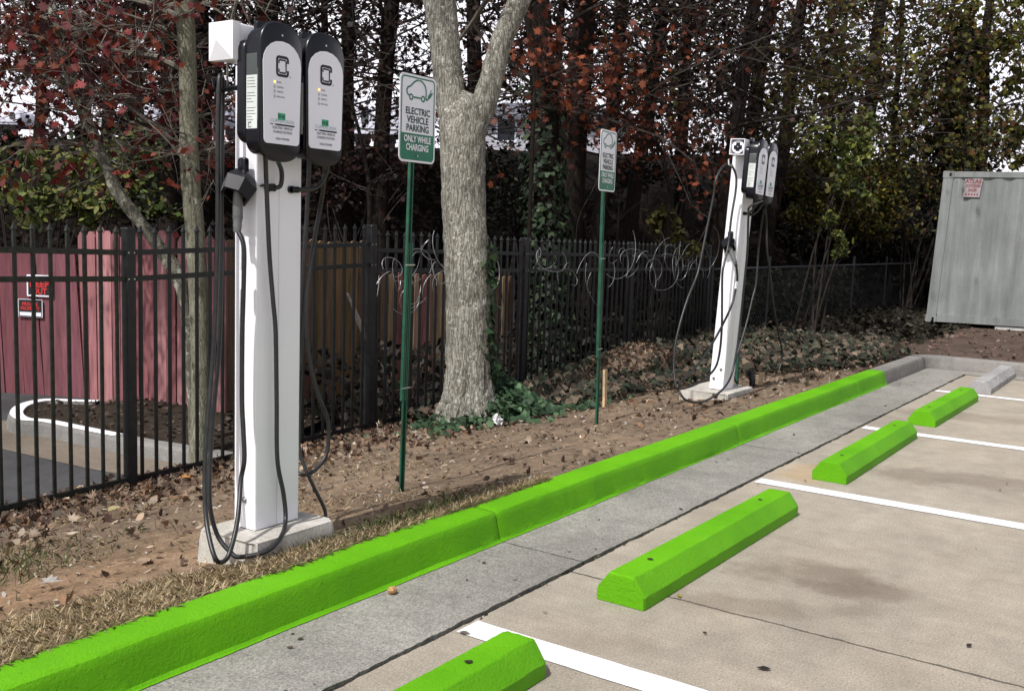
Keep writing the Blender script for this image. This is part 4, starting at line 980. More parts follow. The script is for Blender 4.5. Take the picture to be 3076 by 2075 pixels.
M['rail'] = simple('dull_rail', (.085, .085, .10), .5, .3, var=.3)
chainlink()

# ------------------------------------------------------------------ shipping container
def container():
    dep = 17.4; P0 = at_d(2778, 966, dep); T0 = at_d(2831, 518, dep)
    R = np.array([CM[0, 0], CM[0, 1], 0]); R /= np.linalg.norm(R); ca, sa = math.cos(-.41), math.sin(-.41); R = np.array([R[0] * ca - R[1] * sa, R[0] * sa + R[1] * ca, 0]); U = np.array([0, 0, 1.]); Nn = np.cross(R, U); h = T0[2] - P0[2]; U = U + R * .040; L = 6.06; W = 2.44
    t = thing('shipping_container', P0 + R * L / 2 - Nn * W / 2, 'weathered grey corrugated shipping container raised on blocks at the far right', 'container')
    def pr(poly, d0, d1, nm, m='container', bev=.0, par=None): mb = MB(); mb.prism(poly, P0, R, U, Nn, d0, d1, bev); return mb.build(nm, M[m], par or t)
    rect = lambda x0, x1, y0, y1: [(x0, y0), (x1, y0), (x1, y1), (x0, y1)]
    ch = .118; cw = .178
    for x in (0, L - cw):
        for z in (0, h - ch):
            b = pr(rounded(cw, ch, .02, 3, x + cw / 2, z + ch / 2), -.162, .006, 'corner_casting', bev=.006)
            mb = MB(); mb.prism(rounded(.035, .06, .016, 4, x + cw * .66, z + ch / 2), P0, R, U, Nn, .0045, .0075); mb.build('casting_hole', M['blackplastic'], b)
        pr(rect(x + .012, x + cw - .014, ch, h - ch), -.15, 0.0, 'corner_post', bev=.004)
    pr(rect(cw, L - cw, h - .10, h - .006), -.10, -.006, 'top_rail'); pr(rect(cw, L - cw, .012, .14), -.10, -.008, 'bottom_rail')
    # corrugated wall
    mb = MB(); xs = [cw - .014]; x = cw - .01; ds = [-.02]
    while x < L - cw:
        for dx, d in ((.10, -.02), (.075, -.042), (.07, -.042), (.075, -.02)): x += dx; xs.append(min(x, L - cw)); ds.append(d)
    vs = []; 
    for a, d in zip(xs, ds):
        for z in (.14, h - .10): vs.append(P0 + R * a + U * z + Nn * d)
    mb.add(vs, [(2 * i, 2 * i + 2, 2 * i + 3, 2 * i + 1) for i in range(len(xs) - 1)]); mb.build('corrugated_wall', M['container'], t)
    mb = MB(); vs = [P0 + R * a + U * z - Nn * b_ for b_ in (.165, W) for a, z in ((.01, .02), (L - .01, .02), (L - .01, h - .02), (.01, h - .02))]
    mb.add(vs, [(3, 2, 1, 0), (4, 5, 6, 7), (0, 1, 5, 4), (1, 2, 6, 5), (2, 3, 7, 6), (3, 0, 4, 7)]); mb.build('body', M['container'], t)
    # faded sticker
    def on(px, py):
        r_ = ray(px, py); q = P0 + Nn * .0; return EYE + r_ * (((q - EYE) @ Nn) / (r_ @ Nn))
    a = on(2894, 592); b_ = on(2952, 538); c = (a + b_) / 2; w = (b_ - a) @ R; hh = b_[2] - a[2]
    mb = MB(); mb.prism([(-w / 2, -hh * .5), (w * .42, -hh * .5), (w * .44, -hh * .2), (w / 2, hh * .5), (-w / 2, hh * .5)], c, R, U, Nn, -.019, .002); sk = mb.build('sticker', M['fadesticker'], t)
    mb = MB()
    for k, (tx, ww, cap) in enumerate((('ATLAS', .92, .21), ('CONTAINER', .84, .15), ('SALES', .48, .15))): text_into(mb, tx, c + U * hh * (.27 - .225 * k) + R * w * (-.02), R, U, Nn, hh * cap, .004, w * ww, .035)
    for k in range(5): mb.stroke([(w * (-.40 + .16 * k), -hh * .36), (w * (-.30 + .16 * k), -hh * .355)], hh * .10, c, R, U, Nn, .004)
    mb.build('lettering', M['redletter'], sk)
    for a_ in (1.45, 3.6):
        mb = MB(); zb = h1(19, 2.5) if False else .02
        mb.prism(rounded(.7, P0[2] - .004 - zb, .01, 2, a_, -(P0[2] - .004 - zb) / 2 - .004), P0, R, U, Nn, -.5, -.03); o = mb.build('support_block', M['paleblock'], None, False, P0 + R * a_); tag(o, 'pale block under the bottom edge of the grey container' if a_ < 2 else 'second pale block farther right under the container', 'block')
M['fadesticker'] = simple('faded_sticker', (.34, .30, .31), .7, var=.25, scale=8)
container()

# ------------------------------------------------------------------ campers and house beyond the bank
def camper(px0, px1, pyt, pyb, dep, label, seed, mat='campwhite', win=True, door=None):
    a = at_d(px0, pyb, dep); b_ = at_d(px1, pyb, dep); tp = at_d((px0 + px1) / 2, pyt, dep)[2]; z0 = min(a[2], b_[2]); R = (b_ - a); R[2] = 0; L = np.linalg.norm(R); R /= L; U = np.array([0, 0, 1.]); Nn = np.cross(R, U); h = tp - z0
    g = z0 - .55
    t = thing('camper', (a + b_) / 2 * np.array([1, 1, 0]) + V3(0, 0, g), label, 'camper', 'pale campers parked beyond the wooded bank')
    mb = MB(); mb.prism(rounded(L, h, .12, 4, L / 2, h / 2, .3), (a[0], a[1], z0), R, U, Nn, -2.2, 0, .04); mb.build('body', M[mat], t, True)
    if win:
        for (fx, fz, fw, fh) in win:
            mb = MB(); mb.prism(rounded(fw * L, fh * h, .05, 4, fx * L, fz * h), (a[0], a[1], z0), R, U, Nn, -.02, .015); w_ = mb.build('window', M['campglass'], t)
            mb = MB(); mb.prism(rounded(fw * L * .78, fh * h * .34, .03, 3, fx * L, fz * h - fh * h * .22), (a[0], a[1], z0), R, U, Nn, .016, .022); mb.build('pane', M['greyplastic'], w_)
    mb = MB(); mb.prism([(0.05, h * .12), (L - .05, h * .12), (L - .05, h * .17), (.05, h * .17)], (a[0], a[1], z0), R, U, Nn, 0, .01); mb.build('stripe', M['greyplastic'], t)
    for fx in (.32, .62):
        mb = MB(); q = np.array([a[0], a[1], z0]) + R * fx * L; mb.tube([q - Nn * .15 - U * .18, q - Nn * .35 - U * .18], .34, 14); mb.build('wheel', M['blackplastic'], t)
    mb = MB(); q = np.array([a[0], a[1], z0]) + R * L * .5 - Nn * 1.1; mb.tube([q - U * .05, q - U * 1.4], .12, 6); mb.build('jack', M['blackplastic'], t)
camper(1005, 1260, 300, 400, 40, 'white camper with a dark-framed window seen between trunks left of the nearer sign', 1, win=[(.355, .52, .085, .48), (.9, .5, .10, .4)])
camper(655, 790, 318, 386, 40, 'blue-grey tarp-covered camper glimpsed behind the hanging cable', 2, 'tarp', win=[])
camper(285, 472, 322, 366, 42, 'pale camper roofline glimpsed through the red leaves', 3, win=[(.5, .5, .1, .4)])
camper(-60, 62, 326, 372, 42, 'pale vehicle at the far left edge beyond the bank', 4, win=[(.8, .55, .14, .4)])
camper(520, 600, 335, 378, 44, 'small pale trailer glimpsed just behind the lichen-spotted trunk', 5, win=[])
def house():
    dep = 42; a = at_d(1440, 412, dep); b_ = at_d(1885, 412, dep); R = b_ - a; R[2] = 0; L = np.linalg.norm(R); R /= L; U = np.array([0, 0, 1.]); Nn = np.cross(R, U); z0 = min(a[2], b_[2]) - .5
    ht = at_d(1700, 352, dep)[2] - z0; hr = at_d(1700, 285, dep)[2] - z0; D = 7
    t = thing('house', (a + b_) / 2, 'pale-sided house with a grey roof behind the trunks, right of the forked tree', 'house')
    O = V3(a[0], a[1], z0)
    mb = MB(); q = lambda x, z, d: O + R * x + U * z - Nn * d
    mb.add([q(0, -1.5, 0), q(L, -1.5, 0), q(L, ht, 0), q(0, ht, 0), q(0, -1.5, D), q(L, -1.5, D), q(L, ht, D), q(0, ht, D)], [(0, 1, 2, 3), (5, 4, 7, 6), (4, 0, 3, 7), (1, 5, 6, 2)])
    for k in range(14): mb.prism([(0, ht * k / 14), (L, ht * k / 14), (L, ht * (k + .9) / 14), (0, ht * (k + .9) / 14)], O, R, U, Nn, 0, .02)
    w = mb.build('wall', M['siding'], t)
    e = .35; mb = MB(); mb.add([q(-e, ht - .05, -e), q(L + e, ht - .05, -e), q(L - .9, hr, D / 2), q(.9, hr, D / 2), q(-e, ht - .05, D + e), q(L + e, ht - .05, D + e), q(-e, ht - .22, -e), q(L + e, ht - .22, -e), q(L + e, ht - .22, D + e)], [(0, 1, 2, 3), (5, 4, 3, 2), (4, 0, 3), (1, 5, 2), (6, 7, 1, 0), (7, 8, 5, 1)])
    mb.build('roof', M['shingle'], t)
    for fx in (.18, .52):
        mb = MB(); mb.prism([(fx * L - .4, ht * .25), (fx * L + .4, ht * .25), (fx * L + .4, ht * .85), (fx * L - .4, ht * .85)], O, R, U, Nn, .0, .035); wn = mb.build('window', M['campglass'], t)
        mb = MB(); mb.stroke([(fx * L - .4, ht * .25), (fx * L + .4, ht * .25), (fx * L + .4, ht * .85), (fx * L - .4, ht * .85)], .08, O, R, U, Nn, .04, True); mb.build('window_frame', M['campwhite'], wn)
house()
# ------------------------------------------------------------------ trees
def trunk_tube(mb, path, rads, seg=14, sub=6, rough=.06, seed=0):
    P = spline(path, sub); n = len(P); rr = np.interp(np.linspace(0, 1, n), np.linspace(0, 1, len(rads)), rads)
    r = np.random.default_rng(seed); k1 = r.uniform(0, 6, 6)
    ks = r.normal(0, rough, (n, seg)); ks = (ks + np.roll(ks, 1, 0) + np.roll(ks, -1, 0)) / 1.8
    def rf(i, k):
        th = 2 * math.pi * k / seg
        return 1 + ks[i, k] + rough * .8 * math.sin(2 * th + k1[0] + i * .11) + rough * .5 * math.sin(3 * th + k1[1] + i * .07)
    mb.tube([tuple(p) for p in P], list(rr), seg, True, None, rf); return P

def twig_set(mb, p, d, L, r0, depth, rng, ends, seg=4):
    """recursive fine branching; collects end points"""
    p = np.array(p, float); d = np.array(d, float); d /= np.linalg.norm(d); pts = [p]; n = 4
    for i in range(n):
        d = d + rng.normal(0, .16, 3) + np.array([0, 0, -.02]); d /= np.linalg.norm(d); p = p + d * L / n; pts.append(p)
    mb.tube(pts, list(np.linspace(r0, r0 * .45, n + 1)), seg, False)
    ends += [(q, d) for q in pts[2:]]
    if depth > 0:
        for k in range(rng.integers(2, 4)):
            q = pts[rng.integers(1, n + 1)]; dd = d + rng.normal(0, .6, 3); twig_set(mb, q, dd, L * rng.uniform(.45, .7), r0 * .5, depth - 1, rng, ends, 3)

def crown_mesh(parent, cen, size, pal, shape=MAPLE, mat='leaf', jit=.3, name='crown', droop=.5, spread=1.0):
    cen = np.asarray(cen); n = len(cen); s = size * RNG.uniform(.6, 1.3, n)
    nr = np.tile(np.array([-.35, -.5, .55]), (n, 1))
    return fast_mesh(name, leaf_verts(cen, s, shape, nr, .3, spread), len(shape), mixcols(n, pal, jit), M[mat], parent)

REDP = [(.24, .03, .032), (.11, .02, .02), (.30, .06, .03), (.06, .014, .014), (.18, .028, .035)]
REDB = [(.05, .012, .011), (.03, .010, .009), (.022, .010, .008), (.09, .016, .016)]  # darker reds for background crowns, with the wood's shade in the colour
RUST = [(.030, .014, .010), (.022, .012, .009), (.045, .018, .011), (.018, .010, .008), (.075, .026, .014)]  # mostly near-black silhouette leaves, a few coloured as if lit
DARKB = [(.022, .012, .009), (.03, .015, .010), (.016, .010, .009), (.05, .018, .012)]
OLIVE = [(.16, .165, .03), (.10, .11, .025), (.26, .235, .045), (.18, .09, .026), (.075, .08, .024), (.12, .05, .02)]
YELG = [(.10, .125, .022), (.07, .10, .018), (.14, .14, .025), (.045, .07, .014)]
DKG = [(.012, .017, .010), (.018, .022, .012), (.009, .012, .009), (.022, .020, .011)]

def bg_tree(label, top, low, width, dep, pal, seed, ncl=34, nleaf=46, lsize=.095, zlo=3.1, rad=2.4, ymid=290, name='broadleaf_tree', group='dark trunks of the wood behind the fence', mat='shadebark', ivy=0, htop=9.0, shape=MAPLE):
    rng = np.random.default_rng(seed)
    pl = at_d(low[0], low[1], dep); pt = at_d(top[0], top[1], dep); ax = pt - pl
    f = 0; b = pl.copy()
    for _ in range(60):
        if b[2] < h1(b[0], b[1]) + .02: break
        b = b - ax * .05
    e = pl + ax * ((htop - pl[2]) / ax[2]); r = width / 2 * dep / FOC
    t = thing(name, b, label, 'tree', group)
    path = []
    for k in range(8):
        q = b - ax / np.linalg.norm(ax) * .2 + (e - b) * k / 7; path.append(q + np.array([rng.normal(0, .03), rng.normal(0, .03), 0]) * (0 < k < 7))
    mb = MB(); trunk_tube(mb, path, [r * 1.35, r * 1.06, r, r * .97, r * .9, r * .8, r * .65, r * .45], 12, 5, .05, seed); mb.build('trunk', M[mat], t, True)
    mb = MB(); ends = []
    for k in range(ncl):
        z = rng.uniform(max(zlo - .6, b[2] + 1.2), htop * .98) if k > ncl * .3 else rng.uniform(max(zlo - .6, b[2] + 1.0), 5.6)
        p = b + (e - b) * ((z - b[2]) / (e[2] - b[2])); a = rng.uniform(0, 6.28); d = np.array([math.cos(a), math.sin(a), rng.uniform(-.1, .7)])
        twig_set(mb, p, d, rad * rng.uniform(.5, 1.1), .016 + .012 * rng.random(), 2, rng, ends)
    mb.build('limbs', M['twig'], t)
    E = np.array([q for q, d in ends]); E = E[E[:, 2] > zlo]
    if len(E) and nleaf:
        k = rng.integers(0, len(E), ncl * nleaf); cen = E[k] + rng.normal(0, .16, (len(k), 3))
        crown_mesh(t, cen, lsize, pal, shape)
    if ivy:
        n = ivy; zz = rng.uniform(b[2] - .1, 3.6, n) ; zz = b[2] + (zz - b[2]) * rng.random(n) ** .5; a = rng.uniform(0, 6.28, n); fz = (zz - b[2]) / (e[2] - b[2])
        cen = b[None] + (e - b)[None] * fz[:, None]; rr = r * (1.15 + .35 * rng.random(n)) + .12 * (rng.random(n) ** 3); dirv = np.stack([np.cos(a), np.sin(a), 0 * a], 1); cen = cen + dirv * rr[:, None]
        fast_mesh('ivy', leaf_verts(cen, rng.uniform(.05, .11, n), IVY, dirv + np.array([0, 0, .5]), .2, .35), len(IVY), mixcols(n, [(.028, .05, .022), (.018, .034, .016), (.05, .075, .035), (.012, .022, .011)], .3), M['ivy'], t)
    return t

def build_wood():
    T = [
     ('first dark trunk from the left edge, behind the red leaves', (128, 0), (112, 430), 27, 16, REDB, 1, {}),
     ('dark trunk between the leaning stem and the left edge cluster', (262, 0), (258, 430), 20, 18, REDB, 2, {}),
     ('dark trunk behind the middle of the red maple leaves', (330, 0), (318, 430), 30, 17, REDB, 3, {}),
     ('dark trunk just left of the lichen-spotted tree', (402, 0), (408, 430), 40, 16, RUST, 4, {}),
     ('dark trunk half hidden directly behind the lichen-spotted tree', (500, 0), (508, 430), 52, 15, DARKB, 5, {'group': None}),
     ('dark trunk between the lichen-spotted tree and the cross bar', (606, 0), (624, 430), 44, 16, DARKB, 6, {}),
     ('thin dark trunk just left of the hanging cable', (655, 0), (652, 430), 20, 18, DARKB, 7, {}),
     ('broad dark trunk directly behind the nearest wall chargers', (812, 0), (800, 430), 72, 16, DARKB, 8, {}),
     ('slim trunk rising between the two nearest chargers', (974, 0), (976, 430), 22, 18, RUST, 9, {'zlo': 3.8}),
     ('dark trunk just right of the nearest chargers', (1046, 0), (1044, 430), 43, 16, RUST, 10, {'zlo': 3.6}),
     ('dark trunk just left of the nearer sign plate', (1166, 0), (1146, 430), 50, 15.5, RUST, 11, {'zlo': 3.6}),
     ('dark trunk seen through the fork of the grey maple', (1426, 0), (1418, 430), 48, 16, DARKB, 12, {}),
     ('thin trunk immediately right of the ivy-clad tree', (1682, 0), (1678, 430), 22, 19, RUST, 14, {}),
     ('broad furrowed trunk, second right of the ivy-clad tree', (1772, 0), (1730, 470), 76, 14.5, RUST, 15, {}),
     ('leaning dark trunk above the farther sign', (1872, 0), (1826, 430), 42, 16, RUST, 16, {}),
     ('dark trunk above and right of the farther sign', (1996, 0), (1932, 430), 42, 16, RUST, 17, {}),
     ('straight black trunk midway between the farther sign and farther station', (2078, 0), (2050, 430), 37, 17, RUST, 18, {}),
     ('left stem of the pair of trunks above the farther station', (2268, 0), (2196, 430), 44, 15.5, DARKB, 19, {'nleaf': 50}),
     ('right stem of the pair of trunks above the farther station', (2320, 0), (2248, 430), 48, 19, OLIVE, 20, {'nleaf': 100, 'ncl': 46, 'lsize': .13, 'rad': 2.9}),
     ('dark trunk just right of the farther chargers', (2412, 0), (2352, 430), 40, 21, OLIVE, 21, {'nleaf': 100, 'ncl': 46, 'lsize': .13, 'rad': 2.9}),
     ('dark trunk in the middle of the green and brown crown left of the evergreen', (2652, 0), (2600, 430), 44, 23, OLIVE, 22, {'nleaf': 100, 'ncl': 46, 'lsize': .13, 'rad': 2.9}),
     ('slim dark trunk beside the evergreen, on its left', (2716, 0), (2684, 430), 20, 25, OLIVE, 23, {'nleaf': 100, 'ncl': 46, 'lsize': .13, 'rad': 2.9}),
     ('dark trunk at the upper right, behind the evergreen', (2972, 0), (2940, 430), 36, 24, OLIVE, 24, {'nleaf': 100, 'ncl': 46, 'lsize': .14, 'rad': 2.9}),
    ]
    for lab, top, low, w, dep, pal, sd, kw in T:
        bg_tree(lab, top, low, w, dep, pal, sd, **kw)
    bg_tree('big trunk wrapped in dark green ivy behind the iron fence, right of the forked tree', (1616, 0), (1632, 430), 84, 13.0, RUST, 13, name='ivy_clad_tree', group=None, ivy=2600, zlo=3.2, ncl=24)
build_wood()

def forked_maple():
    dep = 8.75; A = lambda x, y, d=0: at_d(x, y, dep + d)
    base = A(1408, 1222); px = dep / FOC
    t = thing('forked_tree', base, 'large grey-barked tree forking into two limbs between the two signs, ivy at its foot', 'tree')
    mb = MB()
    trunk_tube(mb, [A(1408, 1262), A(1408, 1220), A(1408, 1170), A(1409, 1100), A(1409, 1000), A(1408, 900), A(1402, 800), A(1396, 690), A(1392, 580), A(1390, 470), A(1390, 390), A(1388, 330), A(1372, 285)], [98 * px, 88 * px, 77 * px, 70 * px, 67 * px, 66 * px, 66 * px, 65 * px, 66 * px, 68 * px, 72 * px, 62 * px, 30 * px], 34, 8, .028, 3)
    trunk_tube(mb, [A(1385, 420), A(1366, 350), A(1350, 270), A(1342, 180), A(1332, 90), A(1318, 0), A(1295, -130), A(1270, -330, .2)], [44 * px, 46 * px, 46 * px, 45 * px, 46 * px, 48 * px, 42 * px, 30 * px], 24, 8, .03, 4)
    trunk_tube(mb, [A(1404, 420), A(1432, 360), A(1458, 300), A(1480, 220), A(1505, 130), A(1540, 50), A(1570, -20), A(1640, -180, .2)], [40 * px, 40 * px, 38 * px, 36 * px, 34 * px, 33 * px, 32 * px, 24 * px], 24, 8, .03, 5)
    # root flare
    for k in range(8):
        a = k * .785 + .2; q = base + V3(.28 * math.cos(a), .28 * math.sin(a), -.06); trunk_tube(mb, [base + V3(.10 * math.cos(a), .10 * math.sin(a), .42), base + V3(.15 * math.cos(a), .15 * math.sin(a), .14), q], [.10, .085, .03], 8, 4, .04, 30 + k)
    mb.build('trunk', M['bigbark'], t, True)
    mb = MB(); ends = []; rng = np.random.default_rng(77)
    for (p, d) in ((A(1270, -330, .2), (-.3, -.2, 1)), (A(1640, -180, .2), (.6, -.3, 1)), (A(1300, -200), (-.8, .3, .6)), (A(1600, -120), (.8, .5, .5))):
        for q in range(4): twig_set(mb, p, np.array(d) + rng.normal(0, .35, 3), 1.7, .035, 2, rng, ends)
    mb.build('limbs', M['branch'], t)
    E = np.array([q for q, d in ends]); k = rng.integers(0, len(E), 500); crown_mesh(t, E[k] + rng.normal(0, .15, (500, 3)), .08, RUST)
    # ivy climbing the right side
    n = 300; zz = base[2] + .25 + rng.random(n) ** 1.5 * 1.15; cen = []
    for z in zz:
        y_px = 1222 - (z - base[2]) / px * 1.0; q = at_d(1408 + 64 + rng.normal(0, 6) + (10 if z < base[2] + .4 else 0), y_px, dep - .05 + rng.normal(0, .06)); cen.append(q + rng.normal(0, .02, 3))
    fast_mesh('ivy', leaf_verts(np.array(cen), rng.uniform(.04, .085, n), IVY, np.tile([.3, -.8, .4], (n, 1)), .2, .4), len(IVY), mixcols(n, [(.028, .06, .024), (.02, .042, .018), (.05, .085, .035)], .25), M['ivy'], t)
    return base
BIGB = forked_maple()

def left_trees():
    dep = 8.0; px = dep / FOC; A = lambda x, y, d=0: at_d(x, y, dep + d)
    t = thing('spotted_tree', A(602, 1385), 'straight young trunk with pale lichen spots rising behind the iron fence left of the station', 'tree')
    mb = MB()
    trunk_tube(mb, [A(602, 1420), A(602, 1380), A(603, 1280), A(603, 1150), A(600, 1000), A(595, 850), A(586, 700), A(574, 560), A(568, 430), A(567, 320), A(563, 200), A(558, 90), A(552, 0), A(540, -160), A(520, -420)], [k * px for k in (40, 33, 29, 27, 27, 28, 29, 29, 28, 27, 26, 27, 28, 22, 14)], 18, 7, .022, 8)
    mb.build('trunk', M['youngbark'], t, True)
    mb = MB(); rng = np.random.default_rng(5); ends = []
    for pts, w in ((((556, 210), (520, 195), (470, 170), (400, 128), (330, 95), (270, 90), (190, 82)), 11), (((478, 172), (430, 165), (330, 148), (250, 120), (190, 95), (150, 88)), 8), (((552, 470), (530, 440), (505, 412), (478, 390), (440, 360), (370, 310), (280, 260), (240, 245)), 9), (((560, -40), (620, -120), (700, -180)), 14), (((550, 60), (470, 20), (380, -10), (300, -60)), 12), (((582, 470), (610, 452), (635, 428)), 6), (((560, 150), (500, 90), (430, 60)), 7)):
        q = [A(x, y, .07 * k) for k, (x, y) in enumerate(pts)]; P = spline(q, 5); mb.tube([tuple(p) for p in P], list(np.linspace(w * px, w * px * .35, len(P))), 7, False)
        for k in range(10):
            i = rng.integers(len(P) // 3, len(P)); d = rng.normal(0, 1, 3); d[2] = abs(d[2]) * .3; twig_set(mb, P[i], d, .75, .010, 2, rng, ends, 4)
    mb.build('limbs', M['branch'], t)
    E = np.array([q for q, d in ends])[::3]; n = 950; k = rng.integers(0, len(E), n); crown_mesh(t, E[k] + rng.normal(0, .10, (n, 3)), .085, REDP + [(.30, .06, .035)], jit=.35)
    # leaning stem
    t = thing('leaning_tree', A(585, 1330), 'mottled stem leaning to the upper left across the red fence, carrying red leaves', 'tree')
    mb = MB(); A2 = lambda x, y, d=0: at_d(x, y, dep + .35 + d)
    trunk_tube(mb, [A2(590, 1345), A2(585, 1250), A2(577, 1130), A2(566, 1000), A2(553, 890), A2(527, 815), A2(505, 780), A2(470, 730), A2(440, 690), A2(400, 640), A2(350, 572), A2(332, 530), A2(312, 480), A2(282, 405), A2(248, 340), A2(222, 270), A2(196, 190), A2(172, 90), A2(152, 0), A2(120, -150)], [k * px for k in (24, 21, 19, 19, 20, 21, 22, 20, 19, 20, 21, 18, 17, 16, 16, 15, 16, 15, 15, 11)], 16, 6, .03, 12)
    mb.build('trunk', M['leanbark'], t, True)
    mb = MB(); ends = []
    for pts, w in ((((210, 240), (170, 160), (130, 90), (80, 20)), 13), (((250, 350), (300, 270), (360, 230)), 7), (((215, 250), (300, 280), (370, 305), (420, 310)), 6), (((160, 60), (60, 50), (-40, 60)), 9), (((230, 300), (150, 235), (60, 215), (-50, 200)), 8), (((300, 480), (240, 440), (180, 420)), 5), (((190, 170), (100, 130), (0, 110)), 7)):
        q = [A2(x, y, .08 * k) for k, (x, y) in enumerate(pts)]; P = spline(q, 5); mb.tube([tuple(p) for p in P], list(np.linspace(w * px, w * px * .35, len(P))), 7, False)
        for k in range(11):
            i = rng.integers(len(P) // 3, len(P)); d = rng.normal(0, 1, 3); d[2] = abs(d[2]) * .3; twig_set(mb, P[i], d, .8, .010, 2, rng, ends, 4)
    mb.build('limbs', M['branch'], t)
    E = np.array([q for q, d in ends])[::3]; n = 1500; k = rng.integers(0, len(E), n); crown_mesh(t, E[k] + rng.normal(0, .10, (n, 3)), .085, REDP + [(.34, .06, .04), (.28, .08, .035)], jit=.35)
left_trees()

def sapling(label, pts, w, dep, pal, seed, n, lsize=.095, name='maple_sapling', tw=12, L=1.0, drop=0.0, group=None):
    rng = np.random.default_rng(seed); px = dep / FOC; q = [at_d(x, y, dep) for x, y in pts]
    b = q[0].copy()
    for _ in range(80):
        if b[2] < h1(b[0], b[1]): break
        b = b - V3(.0, 0, .06)
    q = [b - V3(0, 0, .1)] + q
    t = thing(name, b, label, 'tree', group); mb = MB(); P = trunk_tube(mb, q, list(np.linspace(w * px, w * px * .4, len(q))), 8, 6, .04, seed); mb.build('trunk', M['shadebark'], t, True)
    mb = MB(); ends = []
    for k in range(tw):
        i = rng.integers(len(P) // 3, len(P)); d = rng.normal(0, 1, 3); d[2] = abs(d[2]) * .25 - drop; twig_set(mb, P[i], d, L, .011, 2, rng, ends, 4)
    mb.build('limbs', M['twig'], t)
    E = np.array([e for e, d in ends]); k = rng.integers(0, len(E), n); crown_mesh(t, E[k] + rng.normal(0, .13, (n, 3)), lsize, pal); return t
RB = [(.30, .075, .035), (.22, .055, .03), (.14, .04, .025), (.36, .10, .04), (.09, .028, .018)]
sapling('slanting rusty-leaved sapling with a thin stem crossing behind the farther sign', [(1800, 560), (1815, 420), (1840, 340), (1900, 240), (1980, 130), (2060, 10), (2130, -120)], 11, 13.5, RB, 51, 900, .10, tw=24, L=1.3)
sapling('low rusty maple spray just above the fence between the farther sign and farther station', [(2010, 620), (2000, 520), (1985, 450), (1950, 420), (1850, 425), (1800, 432)], 8, 14, RB, 52, 600, .10, tw=20, L=.9)
sapling('dark red maple sapling hanging behind the nearer sign', [(1110, 640), (1100, 500), (1060, 330), (1000, 180)], 9, 13.5, [(.05, .016, .012), (.035, .014, .010), (.07, .02, .014)], 53, 300, .09, tw=12, L=.7)
sapling('orange-leaved sapling just right of the forked limbs', [(1600, 420), (1605, 250), (1590, 120), (1570, 30)], 8, 12.0, RB, 54, 420, .11, tw=14, L=.8)

def shrub(label, blobs, dep, pal, seed, n, size, name='shrub', shape=OVAL, group='shrubs and saplings under the trees', mat='leaf', jit=.35, norm=(-.4, -.5, .5), stems=.4, hang=None):
    """blobs: (px, py, rx, ry) in photo pixels at the given distance"""
    rng = np.random.default_rng(seed); px = dep / FOC; cen = []; w = np.array([b[2] * b[3] for b in blobs], float); w /= w.sum()
    c0 = at_d(blobs[0][0], blobs[0][1], dep); base = V3(c0[0], c0[1], h1(c0[0], c0[1])); t = thing(name, base, label, 'shrub', group)
    mb = MB(); sub = []
    for b in blobs:
        c = at_d(b[0], b[1], dep); k = max(3, int(b[2] * b[3] / 900))
        for q in range(k):
            a = rng.uniform(0, 6.28); rr = rng.random() ** .5; e = c + CM[0] * b[2] * px * rr * math.cos(a) - CM[1] * b[3] * px * rr * math.sin(a) + CM[2] * rng.normal(0, min(b[2], b[3]) * px * .45); sub.append((e, min(b[2], b[3]) * px * .32))
            if hang is not None and q > 2: continue
            if q and rng.random() > stems: continue
            g0 = base + rng.normal(0, .12, 3) * np.array([1, 1, 0]) - V3(0, 0, .05)
            if hang is not None: g0 = at_d(hang[0], hang[1], dep)
            m = (g0 + e) / 2 + rng.normal(0, .1, 3); m[2] = min(m[2] + .15, e[2]) if hang is None else m[2] + .2
            mb.tube([tuple(p) for p in spline([g0, m, e], 4)], list(np.linspace(.016, .005, 9)), 5, False)
    mb.build('stems', M['twig'], t)
    k = rng.integers(0, len(sub), n); C = np.array([s[0] for s in sub])[k]; S = np.array([s[1] for s in sub])[k]; cen = C + rng.normal(0, 1, (n, 3)) * S[:, None]
    nr = np.tile(np.array(norm), (n, 1)); s = size * rng.uniform(.55, 1.3, n)
    fast_mesh('foliage', leaf_verts(cen, s, shape, nr, .3, .8), len(shape), mixcols(n, pal, jit), M[mat], t); return t
YG = [(.085, .105, .02), (.055, .08, .018), (.13, .14, .03), (.03, .045, .014), (.10, .09, .03)]
YG2 = [(.10, .105, .018), (.06, .075, .015), (.14, .125, .02), (.035, .05, .012), (.16, .13, .02)]
shrub('yellow-green shrub above the low red fence at the left', [(90, 590, 110, 70), (230, 560, 110, 80), (330, 500, 90, 90), (60, 500, 80, 60), (250, 640, 60, 40)], 11.8, [tuple(2.2 * v for v in c) for c in YG], 61, 1900, .095)
shrub('greenish shrub between the leaning stem and the spotted trunk', [(420, 480, 70, 80), (450, 560, 70, 70), (370, 620, 40, 40), (480, 640, 40, 40)], 11.6, [tuple(2.2 * v for v in c) for c in YG] + DKG, 62, 1100, .085)
shrub('low brown and green bush under the red leaves, upper left bank', [(120, 430, 140, 45), (330, 400, 130, 50), (480, 410, 80, 50)], 14.5, DKG + RUST + [(.04, .05, .015)], 63, 1500, .085)
shrub('large olive shrub between the farther station and the evergreen', [(2440, 560, 110, 60), (2560, 590, 120, 70), (2680, 560, 90, 70), (2480, 640, 110, 50), (2640, 660, 80, 55), (2380, 500, 70, 60)], 21.5, [tuple(2.1 * v for v in c) for c in YG2] + [tuple(.9 * v for v in c) for c in OLIVE], 64, 9000, .095, stems=.05)  # palette scaled up to colour these shaded leaves as lit
